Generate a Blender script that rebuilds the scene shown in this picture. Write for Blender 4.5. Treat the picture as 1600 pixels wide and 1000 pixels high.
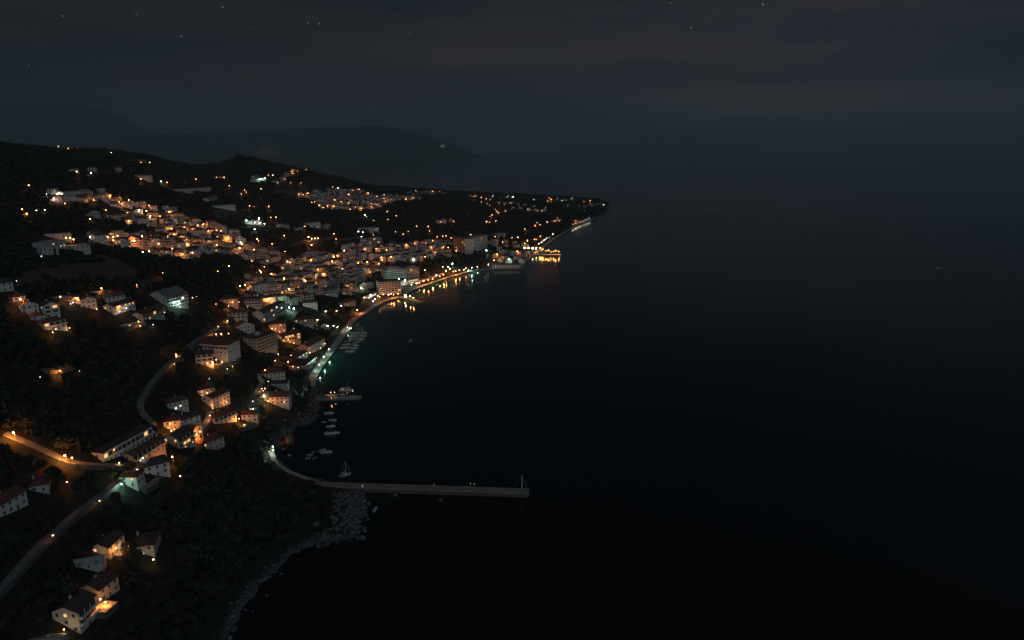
import bpy, math, random
import numpy as np
from mathutils import Vector

random.seed(7)
rng = np.random.default_rng(7)
for _o in list(bpy.data.objects):
    bpy.data.objects.remove(_o)
sc = bpy.context.scene
col = sc.collection
R = math.radians

# ------------------------------------------------------------------ camera
FPX = 1080.0                      # focal length in pixels of the 1600 px photograph
PITCH = math.atan(268 / FPX)      # looking down
CH = 200.0                        # drone height above the sea
cam = bpy.data.objects.new('camera', bpy.data.cameras.new('camera'))
col.objects.link(cam)
cam.location = (0, 0, CH)
cam.rotation_euler = (math.pi / 2 - PITCH, 0, 0)
cam.data.sensor_width = 36
cam.data.lens = FPX / 1600 * 36
cam.data.clip_start = 1
cam.data.clip_end = 120000
sc.camera = cam
sc.render.resolution_x, sc.render.resolution_y = 1024, 640

# ------------------------------------------------------------------ sky and twilight
SUN_EL, SUN_AZ = 24, 150          # azimuth clockwise from +Y: behind the camera, over the sea
w = bpy.data.worlds.new('World')
sc.world = w
w.use_nodes = True
nt = w.node_tree
nt.nodes.clear()
N, LK = nt.nodes.new, nt.links.new
out = N('ShaderNodeOutputWorld')
bg = N('ShaderNodeBackground')
tc = N('ShaderNodeTexCoord')
sep = N('ShaderNodeSeparateXYZ')
LK(tc.outputs['Generated'], sep.inputs[0])
mz = N('ShaderNodeMath'); mz.operation = 'MAXIMUM'; mz.inputs[1].default_value = 0.015
LK(sep.outputs['Z'], mz.inputs[0])
cmb = N('ShaderNodeCombineXYZ')
LK(sep.outputs['X'], cmb.inputs[0]); LK(sep.outputs['Y'], cmb.inputs[1]); LK(mz.outputs[0], cmb.inputs[2])
sky = N('ShaderNodeTexSky')
sky.sky_type = 'NISHITA'
sky.sun_disc = False
sky.sun_elevation = R(SUN_EL)
sky.sun_rotation = R(SUN_AZ)
sky.dust_density = 1.0
LK(cmb.outputs[0], sky.inputs['Vector'])
# thin night cloud: soft horizontal bands, slightly warm from the towns below
mp = N('ShaderNodeMapping'); mp.inputs['Scale'].default_value = (1.6, 1.6, 9.0)
LK(tc.outputs['Generated'], mp.inputs['Vector'])
cl = N('ShaderNodeTexNoise'); cl.inputs['Scale'].default_value = 1.5; cl.inputs['Detail'].default_value = 5; cl.inputs['Roughness'].default_value = 0.55
LK(mp.outputs[0], cl.inputs['Vector'])
cr = N('ShaderNodeValToRGB')
cr.color_ramp.elements[0].position = 0.35; cr.color_ramp.elements[0].color = (0.42, 0.62, 0.74, 1)
cr.color_ramp.elements[1].position = 0.68; cr.color_ramp.elements[1].color = (1.62, 1.26, 1.12, 1)
LK(cl.outputs['Fac'], cr.inputs[0])
# the photograph's night sky: one even grey blue, a little lighter towards the sea side horizon
gr = N('ShaderNodeValToRGB')
e = gr.color_ramp.elements
e[0].position = 0.0; e[0].color = (0.0275, 0.0262, 0.0305, 1)
e[1].position = 0.30; e[1].color = (0.0072, 0.0118, 0.0168, 1)
k = gr.color_ramp.elements.new(0.14); k.color = (0.0235, 0.0226, 0.0280, 1)
k = gr.color_ramp.elements.new(0.8); k.color = (0.004, 0.007, 0.010, 1)
LK(mz.outputs[0], gr.inputs[0])
m1 = N('ShaderNodeMix'); m1.data_type = 'RGBA'; m1.blend_type = 'MULTIPLY'; m1.inputs['Factor'].default_value = 1.0
LK(gr.outputs[0], m1.inputs['A']); LK(cr.outputs[0], m1.inputs['B'])
SKYK = 0.0003
m2 = N('ShaderNodeMix'); m2.data_type = 'RGBA'; m2.blend_type = 'MULTIPLY'; m2.inputs['Factor'].default_value = 1.0
LK(sky.outputs[0], m2.inputs['A']); m2.inputs['B'].default_value = (SKYK, SKYK, SKYK, 1)
m3 = N('ShaderNodeMix'); m3.data_type = 'RGBA'; m3.blend_type = 'ADD'; m3.inputs['Factor'].default_value = 1.0
LK(m1.outputs['Result'], m3.inputs['A']); LK(m2.outputs['Result'], m3.inputs['B'])
# the east (over the open sea, right) is a little brighter than the west
az = N('ShaderNodeMapRange'); az.inputs['From Min'].default_value = -0.65; az.inputs['From Max'].default_value = 0.35
az.inputs['To Min'].default_value = 0.42; az.inputs['To Max'].default_value = 1.08
LK(sep.outputs['X'], az.inputs['Value'])
m4 = N('ShaderNodeMix'); m4.data_type = 'RGBA'; m4.blend_type = 'MULTIPLY'; m4.inputs['Factor'].default_value = 1.0
LK(m3.outputs['Result'], m4.inputs['A']); LK(az.outputs[0], m4.inputs['B'])
# a low bank of cloud over the open sea, faintly lit from below
bz = N('ShaderNodeValToRGB')
e = bz.color_ramp.elements
e[0].position = 0.012; e[0].color = (0, 0, 0, 1)
e[1].position = 0.085; e[1].color = (0, 0, 0, 1)
k = bz.color_ramp.elements.new(0.045); k.color = (1, 1, 1, 1)
k = bz.color_ramp.elements.new(0.062); k.color = (.8, .8, .8, 1)
LK(sep.outputs['Z'], bz.inputs[0])
bx_ = N('ShaderNodeMapRange'); bx_.interpolation_type = 'SMOOTHSTEP'; bx_.inputs['From Min'].default_value = 0.02; bx_.inputs['From Max'].default_value = 0.24
LK(sep.outputs['X'], bx_.inputs['Value'])
bm_ = N('ShaderNodeMath'); bm_.operation = 'MULTIPLY'; LK(bz.outputs[0], bm_.inputs[0]); LK(bx_.outputs[0], bm_.inputs[1])
bn_ = N('ShaderNodeMath'); bn_.operation = 'MULTIPLY'; LK(bm_.outputs[0], bn_.inputs[0]); LK(cl.outputs['Fac'], bn_.inputs[1])
bc_ = N('ShaderNodeMix'); bc_.data_type = 'RGBA'; bc_.inputs['A'].default_value = (0, 0, 0, 1); bc_.inputs['B'].default_value = (.060, .056, .044, 1)
LK(bn_.outputs[0], bc_.inputs['Factor'])
bd_ = N('ShaderNodeMix'); bd_.data_type = 'RGBA'; bd_.blend_type = 'ADD'; bd_.inputs['Factor'].default_value = 1.0
LK(m4.outputs['Result'], bd_.inputs['A']); LK(bc_.outputs['Result'], bd_.inputs['B'])
prev = bd_.outputs['Result']
# stars


def px_dir(px, py):
    u, v = (px - 800) / FPX, (500 - py) / FPX
    d = np.array([u, math.cos(PITCH) + v * math.sin(PITCH), -math.sin(PITCH) + v * math.cos(PITCH)])
    return d / np.linalg.norm(d)


STARS = [(283, 57, .9), (348, 11, .8), (213, 22, .5), (98, 25, .5), (481, 36, .6), (499, 37, .9), (396, 44, .35), (641, 52, .5), (557, 97, .4),
         (1080, 43, 1.2), (1192, 7, 1.2), (1048, 5, .5), (1049, 187, .6), (793, 104, .3), (45, 101, .4), (1322, 116, .3)]
geo = tc.outputs['Generated']
acc = None
for (sx, sy, sb) in STARS:
    d = px_dir(sx, sy)
    dp = N('ShaderNodeVectorMath'); dp.operation = 'DISTANCE'
    LK(geo, dp.inputs[0]); dp.inputs[1].default_value = tuple(d)
    mr = N('ShaderNodeMapRange'); mr.inputs['From Min'].default_value = 0.0004; mr.inputs['From Max'].default_value = 0.0011
    mr.inputs['To Min'].default_value = 0.30 * sb; mr.inputs['To Max'].default_value = 0.0
    LK(dp.outputs['Value'], mr.inputs['Value'])
    if acc is None:
        acc = mr.outputs[0]
    else:
        ad = N('ShaderNodeMath'); ad.operation = 'ADD'
        LK(acc, ad.inputs[0]); LK(mr.outputs[0], ad.inputs[1]); acc = ad.outputs[0]
m5 = N('ShaderNodeMix'); m5.data_type = 'RGBA'; m5.blend_type = 'ADD'; m5.inputs['Factor'].default_value = 1.0
LK(prev, m5.inputs['A']); LK(acc, m5.inputs['B'])
LK(m5.outputs['Result'], bg.inputs['Color'])
bg.inputs['Strength'].default_value = 1.0
LK(bg.outputs[0], out.inputs['Surface'])

sun = bpy.data.objects.new('twilight_sun', bpy.data.lights.new('twilight_sun', 'SUN'))
col.objects.link(sun)
sun.data.energy = 0.34
sun.data.angle = R(30)
sun.data.color = (0.82, 0.93, 1.0)
_a, _e = R(SUN_AZ), R(SUN_EL)
sun_from = Vector((math.sin(_a) * math.cos(_e), math.cos(_a) * math.cos(_e), math.sin(_e)))
sun.rotation_euler = sun_from.to_track_quat('Z', 'Y').to_euler()

vs = sc.view_settings
vs.view_transform = 'Standard'; vs.look = 'None'; vs.exposure = 0; vs.gamma = 1
sc.cycles.use_denoising = True
sc.cycles.max_bounces = 4; sc.cycles.diffuse_bounces = 2; sc.cycles.glossy_bounces = 2
sc.cycles.transmission_bounces = 2; sc.cycles.volume_bounces = 0; sc.cycles.transparent_max_bounces = 4
sc.cycles.filter_width = 1.45
sc.cycles.sample_clamp_indirect = 1.2
sc.cycles.use_adaptive_sampling = False
sc.cycles.use_light_tree = True

# ------------------------------------------------------------------ helpers
CP, SP = math.cos(PITCH), math.sin(PITCH)


def pxz(px, py, z=0.0):
    """the world point on the level plane z that the photograph shows at pixel (px, py)"""
    d = px_dir(px, py)
    t = (z - CH) / d[2]
    return np.array([d[0] * t, d[1] * t, z])


def pxd(px, py, Y):
    """the world point at ground distance Y seen at pixel (px, py)"""
    d = px_dir(px, py)
    t = Y / d[1]
    return np.array([d[0] * t, Y, CH + d[2] * t])


def topx(p):
    x, y, z = p[0], p[1], p[2] - CH
    dep = y * CP - z * SP
    return 800 + FPX * x / dep, 500 - FPX * (y * SP + z * CP) / dep


def tag(o, label=None, cat=None, group=None, kind=None):
    if label: o['label'] = label
    if cat: o['category'] = cat
    if group: o['group'] = group
    if kind: o['kind'] = kind
    return o


def empty(name, loc, rz=0.0):
    o = bpy.data.objects.new(name, None)
    col.objects.link(o)
    o.location = tuple(float(c) for c in loc)
    o.rotation_euler = (0, 0, float(rz))
    o.empty_display_size = 0.5
    return o


def link(name, me, parent=None, loc=(0, 0, 0), rz=0.0):
    o = bpy.data.objects.new(name, me)
    col.objects.link(o)
    o.location = tuple(float(c) for c in loc)
    o.rotation_euler = (0, 0, float(rz))
    if parent is not None:
        o.parent = parent
    return o


class MB:
    def __init__(s):
        s.v, s.f, s.m = [], [], []

    def add(s, vs_, fs, m=0):
        b = len(s.v)
        s.v.extend([tuple(map(float, q)) for q in vs_])
        for f in fs:
            s.f.append([i + b for i in f]); s.m.append(m)

    def box(s, x0, y0, z0, x1, y1, z1, m=0):
        s.add([(x0, y0, z0), (x1, y0, z0), (x1, y1, z0), (x0, y1, z0), (x0, y0, z1), (x1, y0, z1), (x1, y1, z1), (x0, y1, z1)],
              [(0, 3, 2, 1), (4, 5, 6, 7), (0, 1, 5, 4), (1, 2, 6, 5), (2, 3, 7, 6), (3, 0, 4, 7)], m)

    def tube(s, p, q, r0, r1=None, n=6, m=0):
        r1 = r0 if r1 is None else r1
        p, q = Vector(p), Vector(q)
        d = (q - p).normalized()
        a = d.orthogonal().normalized(); b = d.cross(a)
        V = []
        for c, r in ((p, r0), (q, r1)):
            for i in range(n):
                t = 2 * math.pi * i / n
                V.append(c + a * (math.cos(t) * r) + b * (math.sin(t) * r))
        F_ = [(i, (i + 1) % n, n + (i + 1) % n, n + i) for i in range(n)]
        F_ += [tuple(range(n - 1, -1, -1)), tuple(range(n, 2 * n))]
        s.add(V, F_, m)

    def ball(s, c, r, m=0, nu=8, nv=5, sz=1.0):
        V = [(c[0], c[1], c[2] - r * sz)]
        for j in range(1, nv):
            ph = -math.pi / 2 + math.pi * j / nv
            for i in range(nu):
                th = 2 * math.pi * i / nu
                V.append((c[0] + r * math.cos(ph) * math.cos(th), c[1] + r * math.cos(ph) * math.sin(th), c[2] + r * sz * math.sin(ph)))
        V.append((c[0], c[1], c[2] + r * sz))
        F_ = [(0, 1 + (i + 1) % nu, 1 + i) for i in range(nu)]
        for j in range(nv - 2):
            for i in range(nu):
                a = 1 + j * nu
                F_.append((a + i, a + (i + 1) % nu, a + nu + (i + 1) % nu, a + nu + i))
        a = 1 + (nv - 2) * nu; t = len(V) - 1
        F_ += [(a + i, a + (i + 1) % nu, t) for i in range(nu)]
        s.add(V, F_, m)

    def mesh(s, name, mats):
        me = bpy.data.meshes.new(name)
        me.from_pydata(s.v, [], s.f)
        for m_ in mats:
            me.materials.append(m_)
        if len(mats) > 1:
            me.polygons.foreach_set('material_index', np.array(s.m, dtype=np.int32))
        me.update()
        return me

    def build(s, name, mats, parent=None, loc=(0, 0, 0), rz=0.0):
        if not isinstance(mats, (list, tuple)): mats = [mats]
        return link(name, s.mesh(name, mats), parent, loc, rz)


def np_mesh(name, V, F_, mats, smooth=False):
    """V (n,3) array, F_ (m,k) array with constant k"""
    me = bpy.data.meshes.new(name)
    V = np.ascontiguousarray(V, dtype=np.float32); F_ = np.ascontiguousarray(F_, dtype=np.int32)
    k_ = F_.shape[1]
    me.vertices.add(len(V)); me.vertices.foreach_set('co', V.ravel())
    me.loops.add(F_.size); me.loops.foreach_set('vertex_index', F_.ravel())
    me.polygons.add(len(F_))
    me.polygons.foreach_set('loop_start', np.arange(0, F_.size, k_, dtype=np.int32))
    me.polygons.foreach_set('loop_total', np.full(len(F_), k_, dtype=np.int32))
    if smooth: me.polygons.foreach_set('use_smooth', np.ones(len(F_), dtype=bool))
    for m_ in mats: me.materials.append(m_)
    me.update(calc_edges=True); me.validate()
    return me


_lat = {}


def vnoise(x, y, scale, seed=0):
    if seed not in _lat: _lat[seed] = np.random.default_rng(100 + seed).random((256, 256))
    T = _lat[seed]
    X, Y = np.asarray(x) / scale, np.asarray(y) / scale
    xi, yi = np.floor(X).astype(int), np.floor(Y).astype(int)
    fx, fy = X - xi, Y - yi
    fx = fx * fx * (3 - 2 * fx); fy = fy * fy * (3 - 2 * fy)
    g = lambda a, b: T[a % 256, b % 256]
    return (g(xi, yi) * (1 - fx) * (1 - fy) + g(xi + 1, yi) * fx * (1 - fy) + g(xi, yi + 1) * (1 - fx) * fy + g(xi + 1, yi + 1) * fx * fy) - 0.5


# ------------------------------------------------------------------ materials
def mat(name, color, rough=0.8, var=0.0, nscale=0.4, bump=0.0, metal=0.0, color2=None):
    m = bpy.data.materials.new(name)
    m.use_nodes = True
    t = m.node_tree
    b = t.nodes['Principled BSDF']
    b.inputs['Roughness'].default_value = rough
    b.inputs['Metallic'].default_value = metal
    b.inputs['Base Color'].default_value = (*color, 1)
    if var or color2 or bump:
        c = t.nodes.new('ShaderNodeTexCoord')
        g = t.nodes.new('ShaderNodeNewGeometry')
        n = t.nodes.new('ShaderNodeTexNoise')
        n.inputs['Scale'].default_value = nscale; n.inputs['Detail'].default_value = 4
        t.links.new(g.outputs['Position'], n.inputs['Vector'])
        r = t.nodes.new('ShaderNodeValToRGB')
        lo = tuple(max(0, q * (1 - var)) for q in color)
        hi = color2 or tuple(q * (1 + var) for q in color)
        r.color_ramp.elements[0].position = 0.32; r.color_ramp.elements[0].color = (*lo, 1)
        r.color_ramp.elements[1].position = 0.68; r.color_ramp.elements[1].color = (*hi, 1)
        t.links.new(n.outputs['Fac'], r.inputs[0])
        t.links.new(r.outputs[0], b.inputs['Base Color'])
        if bump:
            bp = t.nodes.new('ShaderNodeBump'); bp.inputs['Strength'].default_value = bump; bp.inputs['Distance'].default_value = 0.3
            t.links.new(n.outputs['Fac'], bp.inputs['Height']); t.links.new(bp.outputs[0], b.inputs['Normal'])
    return m


def emit(name, color, strength):
    m = bpy.data.materials.new(name)
    m.use_nodes = True
    t = m.node_tree
    t.nodes.clear()
    o = t.nodes.new('ShaderNodeOutputMaterial'); e_ = t.nodes.new('ShaderNodeEmission')
    e_.inputs[0].default_value = (*color, 1); e_.inputs[1].default_value = strength
    t.links.new(e_.outputs[0], o.inputs[0])
    m.cycles.emission_sampling = 'NONE'           # each lamp's light comes from the lamp object in its head
    return m


WALLS = [mat('white_render', (.70, .70, .68), .85, .10, .5), mat('cream_render', (.62, .56, .46), .85, .10, .5), mat('grey_render', (.48, .49, .50), .85, .12, .5),
         mat('rose_render', (.60, .46, .40), .85, .10, .5), mat('pale_green_render', (.50, .58, .54), .85, .10, .5), mat('ochre_render', (.58, .47, .30), .85, .10, .5)]
WNAME = ['white', 'cream', 'grey', 'rosy', 'greenish', 'ochre']
ROOFS = [mat('terracotta_tile', (.17, .075, .055), .85, .30, 1.2), mat('brown_tile', (.12, .075, .060), .85, .3, 1.2), mat('flat_concrete', (.23, .23, .23), .9, .2, .4),
         mat('dark_slate', (.07, .075, .085), .8, .2, .6), mat('pale_sheet_roof', (.40, .42, .43), .7, .15, .4)]
RNAME = ['red-roofed', 'brown-roofed', 'flat-roofed', 'dark-roofed', 'pale-roofed']
GLASS = mat('dark_glass', (.03, .035, .04), .15)
FRAME = mat('white_frame', (.65, .65, .63), .6)
DOOR = mat('wood_door', (.16, .09, .05), .6, .2, 2)
RAIL = mat('railing_white', (.68, .68, .66), .7)
DARKRAIL = mat('railing_dark', (.10, .10, .11), .6)
LITW = emit('lit_window_warm', (1.0, .56, .20), 1.1)
LITC = emit('lit_window_white', (.85, 1.0, .92), 1.6)
E_O = emit('sodium_lamp', (1.0, .46, .20), 14)
E_W = emit('white_lamp', (1.0, .88, .72), 14)
E_C = emit('mercury_lamp', (.72, 1.0, .92), 16)
E_Y = emit('yellow_lamp', (1.0, .70, .32), 14)
F_O = emit('far_sodium_lamp', (1.0, .36, .11), 44)
F_W = emit('far_white_lamp', (1.0, .88, .72), 55)
F_C = emit('far_mercury_lamp', (.72, 1.0, .92), 75)
F_Y = emit('far_yellow_lamp', (1.0, .66, .28), 60)
F_H = emit('far_floodlight', (1.0, .74, .46), 60)
METAL = mat('grey_metal', (.28, .29, .30), .5, metal=.6)
ASPH = mat('worn_asphalt', (.23, .23, .225), .9, .25, .25, .2)
CONC = mat('concrete', (.34, .33, .32), .9, .2, .3, .15)
PAVE = mat('stone_paving', (.50, .48, .45), .85, .2, .5, .1)
STONE = mat('shore_stone', (.145, .145, .155), .9, .35, .6, .3)
QUAYW = mat('quay_wall', (.12, .12, .12), .9, .3, .5, .3)
BARK = mat('bark', (.09, .065, .045), .9, .3, 3)
GEL = mat('white_hull', (.72, .73, .74), .35)
NAVY = mat('navy_hull', (.03, .05, .10), .35)
CANV = mat('canvas', (.55, .55, .54), .9)
TEAK = mat('teak_deck', (.28, .19, .11), .7, .2, 2)


def foliage(name, c0, c1):
    m = mat(name, c0, .9, .3, .16, 0, 0, c1)
    return m


LEAF = foliage('woodland_leaf', (.012, .021, .016), (.046, .058, .040))
LEAF2 = foliage('garden_leaf', (.028, .045, .022), (.075, .085, .035))

# ------------------------------------------------------------------ terrain
COAST_PX = [(352, 1000), (368, 962), (400, 920), (440, 880), (470, 858), (492, 848), (520, 845), (556, 842), (562, 815), (568, 790), (574, 772),
            (540, 762), (512, 754), (480, 748), (452, 738), (436, 727), (424, 712), (427, 698), (438, 682), (462, 668), (490, 658), (500, 640), (501, 626),
            (496, 612), (490, 600), (487, 588), (496, 574), (510, 556), (524, 536), (538, 516), (548, 501), (572, 486), (598, 472), (622, 466), (634, 457),
            (660, 448), (700, 435), (740, 424), (766, 421), (815, 421), (819, 410), (832, 401), (846, 389), (868, 373), (898, 355), (924, 345), (942, 337), (950, 329)]
front = [pxz(x, y, 0)[:2] for x, y in COAST_PX]
pre = [(-1500, -900), (-240, -900), (-190, -200), (-150, 80), (-132, 180)]
post = [pxz(954, 322, 0)[:2], pxz(940, 317.5, 0)[:2], (150, 2740), (-200, 2860), (-600, 3000), (-1100, 3300), (-1700, 3900), (-3000, 5000), (-6500, 5000), (-6500, -900)]
COAST = np.array([*pre, *front, *post], dtype=float)

CTRL = [
    (0, 1000, 62), (100, 990, 55), (200, 1000, 40), (280, 1000, 22), (330, 990, 8), (0, 900, 68), (150, 900, 52), (240, 880, 42), (330, 900, 25), (400, 880, 9),
    (0, 800, 76), (120, 800, 62), (240, 800, 48), (350, 780, 36), (440, 790, 20), (520, 790, 7), (0, 700, 85), (100, 710, 72), (200, 715, 58), (300, 700, 44), (380, 700, 28), (415, 690, 10),
    (0, 620, 92), (120, 620, 80), (220, 640, 62), (300, 650, 50), (360, 650, 38), (420, 620, 18), (460, 620, 6), (0, 540, 100), (120, 540, 88), (230, 560, 72), (300, 560, 48), (370, 560, 35), (430, 540, 18), (480, 540, 5),
    (0, 450, 108), (120, 460, 98), (250, 470, 82), (330, 470, 62), (400, 470, 42), (470, 470, 25), (540, 470, 7), (0, 390, 118), (120, 395, 108), (200, 390, 95), (280, 390, 80), (350, 400, 64), (420, 410, 48), (500, 420, 28), (580, 430, 12), (640, 430, 6),
    (0, 340, 135), (100, 340, 122), (200, 340, 108), (300, 350, 92), (400, 370, 72), (400, 340, 85), (500, 380, 50), (600, 400, 22), (690, 400, 10), (740, 400, 6), (790, 395, 6),
    (0, 300, 150), (100, 300, 142), (200, 300, 135), (300, 300, 125), (400, 300, 105), (500, 330, 75), (580, 330, 45), (650, 320, 40), (600, 360, 35), (700, 350, 28), (700, 330, 30), (760, 330, 25), (850, 340, 12), (800, 365, 10),
    (200, 260, 170), (100, 265, 172), (300, 275, 146), (400, 270, 138), (450, 280, 122),
]
P = [pxz(x, y, z) for x, y, z in CTRL]
RIDGE = [(-120, 212, 1500), (0, 226, 1450), (40, 236, 1550), (62, 241, 1580), (90, 238, 1600), (130, 234, 1650), (175, 236, 1650), (220, 244, 1750), (260, 257, 1850), (300, 268, 1900), (312, 270, 1700), (325, 269, 1930), (348, 256, 1960), (368, 247, 2000), (388, 247, 2000), (412, 252, 2020), (440, 260, 2100),
         (480, 269, 2200), (520, 279, 2300), (560, 290, 2350), (600, 299, 2400), (650, 302, 2500), (700, 303, 2600), (760, 306, 2620), (840, 309, 2500), (900, 314, 2450), (940, 318.5, 2400)]
for x, y, D in RIDGE:
    q = pxd(x, y, D)
    P.append(q)
    if x < 650:
        P.append(np.array([q[0] * 1.45, q[1] * 1.45, q[2] * 0.45]))
P += [np.array(q, float) for q in [(-700, 300, 105), (-700, 0, 95), (-400, 0, 75), (-250, 0, 45), (-1500, 700, 190), (-2500, 1500, 230), (-2500, 3500, 120), (-5000, 3000, 150), (-5000, 0, 200), (-1500, 4200, 40)]]
P = np.array(P)
S_ = 500.0
A = np.sqrt(((P[:, None, :2] - P[None, :, :2]) ** 2).sum(-1)) / S_
n_ = len(P)
M = np.zeros((n_ + 1, n_ + 1)); M[:n_, :n_] = A - 0.02 * np.eye(n_) * 0; M[:n_, n_] = 1; M[n_, :n_] = 1
RW = np.linalg.solve(M, np.append(P[:, 2], 0))


def rbf(x, y):
    o = np.full(x.shape, RW[-1])
    for i in range(n_):
        o += RW[i] * (np.sqrt((x - P[i, 0]) ** 2 + (y - P[i, 1]) ** 2) / S_)
    return o


def sdist(x, y, poly):
    """signed distance to a closed polygon, positive inside"""
    d = np.full(x.shape, 1e18); ins = np.zeros(x.shape, bool)
    for i in range(len(poly)):
        ax, ay = poly[i]; bx, by = poly[(i + 1) % len(poly)]
        ex, ey = bx - ax, by - ay
        t = np.clip(((x - ax) * ex + (y - ay) * ey) / (ex * ex + ey * ey + 1e-9), 0, 1)
        d = np.minimum(d, (x - ax - t * ex) ** 2 + (y - ay - t * ey) ** 2)
        c = (ay > y) != (by > y)
        ins ^= c & (x < (bx - ax) * (y - ay) / (by - ay + 1e-12) + ax)
    d = np.sqrt(d)
    return np.where(ins, d, -d)


def h_exact(x, y):
    d = sdist(x, y, COAST)
    amp = np.clip(d / 60, 0, 1)
    jag = (vnoise(x, y, 9, 3) * 5 + vnoise(x, y, 4, 4) * 2.5) * np.clip((900 - y) / 500, 0, 1)
    d = d + jag * np.clip(1 - np.abs(d) / 14, 0, 1)
    r = rbf(x, y) + amp * (vnoise(x, y, 70, 1) * 4 + vnoise(x, y, 26, 2) * 2.2)
    slope = 0.62 - 0.40 * np.exp(-((x + 115) ** 2 + (y - 385) ** 2) / 85.0 ** 2)      # a gentle bank behind the cove
    land = np.maximum(np.minimum(r, 1.0 + slope * np.maximum(d, 0)), np.minimum(0.25 * np.maximum(d, 0), 1.7))
    return np.where(d > 0, land, np.maximum(0.5 * d, -25))


GX0, GY0, GS = -3200.0, -300.0, 4.0
gx = np.arange(GX0, 500, GS); gy = np.arange(GY0, 4600, GS)
GXX, GYY = np.meshgrid(gx, gy, indexing='ij')
HG = h_exact(GXX, GYY)


def hgt(x, y):
    X = np.clip((np.asarray(x, float) - GX0) / GS, 0, len(gx) - 1.001); Y = np.clip((np.asarray(y, float) - GY0) / GS, 0, len(gy) - 1.001)
    i, j = X.astype(int), Y.astype(int)
    fx, fy = X - i, Y - j
    return HG[i, j] * (1 - fx) * (1 - fy) + HG[i + 1, j] * fx * (1 - fy) + HG[i, j + 1] * (1 - fx) * fy + HG[i + 1, j + 1] * fx * fy


_T = np.geomspace(90, 6000, 900)


def ground(px, py, up=0.0):
    """where the sight line of pixel (px, py) first meets the ground (or `up` metres above it)"""
    d = px_dir(px, py)
    X, Y, Z = d[0] * _T, d[1] * _T, CH + d[2] * _T
    b = Z < np.maximum(hgt(X, Y), 0.0) + up
    if not b.any():                                   # just above a crest: stand it on the crest
        gap = np.where((_T > 500) & (_T < 2500) & (hgt(X, Y) > 20), Z - hgt(X, Y) - up, 1e9)
        i = int(np.argmin(gap))
        if up == 0 or gap[i] > 30: return None
        return np.array([X[i], Y[i], float(hgt(X[i], Y[i]))])
    i = int(np.argmax(b))
    lo, hi = _T[max(i - 1, 0)], _T[i]
    for _ in range(18):
        m = (lo + hi) / 2
        if CH + d[2] * m < max(float(hgt(d[0] * m, d[1] * m)), 0.0) + up: hi = m
        else: lo = m
    return np.array([d[0] * hi, d[1] * hi, max(float(hgt(d[0] * hi, d[1] * hi)), 0.0)])


def poly_line(pts, step):
    """resample an (n,3) or (n,2) polyline"""
    pts = np.array(pts, float)
    seg = np.sqrt((np.diff(pts[:, :2], axis=0) ** 2).sum(1)); s = np.concatenate([[0], np.cumsum(seg)])
    m = max(2, int(round(s[-1] / step)) + 1)
    t = np.linspace(0, s[-1], m)
    return np.stack([np.interp(t, s, pts[:, c]) for c in range(pts.shape[1])], 1)


def smooth_line(pts, step):
    p_ = poly_line(pts, step)
    for _ in range(3):
        q = p_.copy(); q[1:-1] = (p_[:-2] + 2 * p_[1:-1] + p_[2:]) / 4; p_ = q
    return p_


def gl(pxs):
    return [q for q in (ground(x, y) for x, y in pxs) if q is not None]


# exclusion raster for trees (2 m cells)
EX0, EY0, ES = -1700.0, 100.0, 2.0
EXR = np.zeros((1050, 1500), np.uint8)


def stamp(x, y, r, sight=0.0):
    """keep trees off a disc and off the ground between it and the camera"""
    D = math.hypot(x, y) + 1e-6
    for q in np.arange(0, sight + 0.1, max(2.0, r * .7)):
        cx, cy = x * (1 - q / D), y * (1 - q / D)
        i0, i1 = int((cx - r - EX0) / ES), int((cx + r - EX0) / ES) + 1
        j0, j1 = int((cy - r - EY0) / ES), int((cy + r - EY0) / ES) + 1
        i0, j0 = max(i0, 0), max(j0, 0)
        if i1 <= i0 or j1 <= j0 or i0 >= EXR.shape[0] or j0 >= EXR.shape[1]: continue
        sub = EXR[i0:i1, j0:j1]
        ii, jj = np.meshgrid(np.arange(i0, i0 + sub.shape[0]), np.arange(j0, j0 + sub.shape[1]), indexing='ij')
        sub[((ii + .5) * ES + EX0 - cx) ** 2 + ((jj + .5) * ES + EY0 - cy) ** 2 <= r * r] = 1


def sight_for(p, th=6.0, cap=16.0):
    D = math.hypot(p[0], p[1]); t = max((CH - p[2]) / D, .05)
    return min(th / t, cap)


def reg_poly(pxs):
    return np.array([q[:2] for q in gl(pxs)])


FIELDS = [[(20, 446), (28, 420), (90, 404), (160, 398), (186, 406), (218, 426), (205, 437), (150, 440), (120, 436), (60, 450)],
          [(215, 444), (250, 432), (262, 438), (222, 452)], [(420, 298), (480, 292), (500, 305), (450, 312)], [(330, 330), (380, 326), (395, 336), (340, 342)]]
LAWN_PX = [(373, 669), (395, 661), (404, 664), (396, 671), (372, 676)]
_fp = [reg_poly(f) for f in FIELDS]
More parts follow.
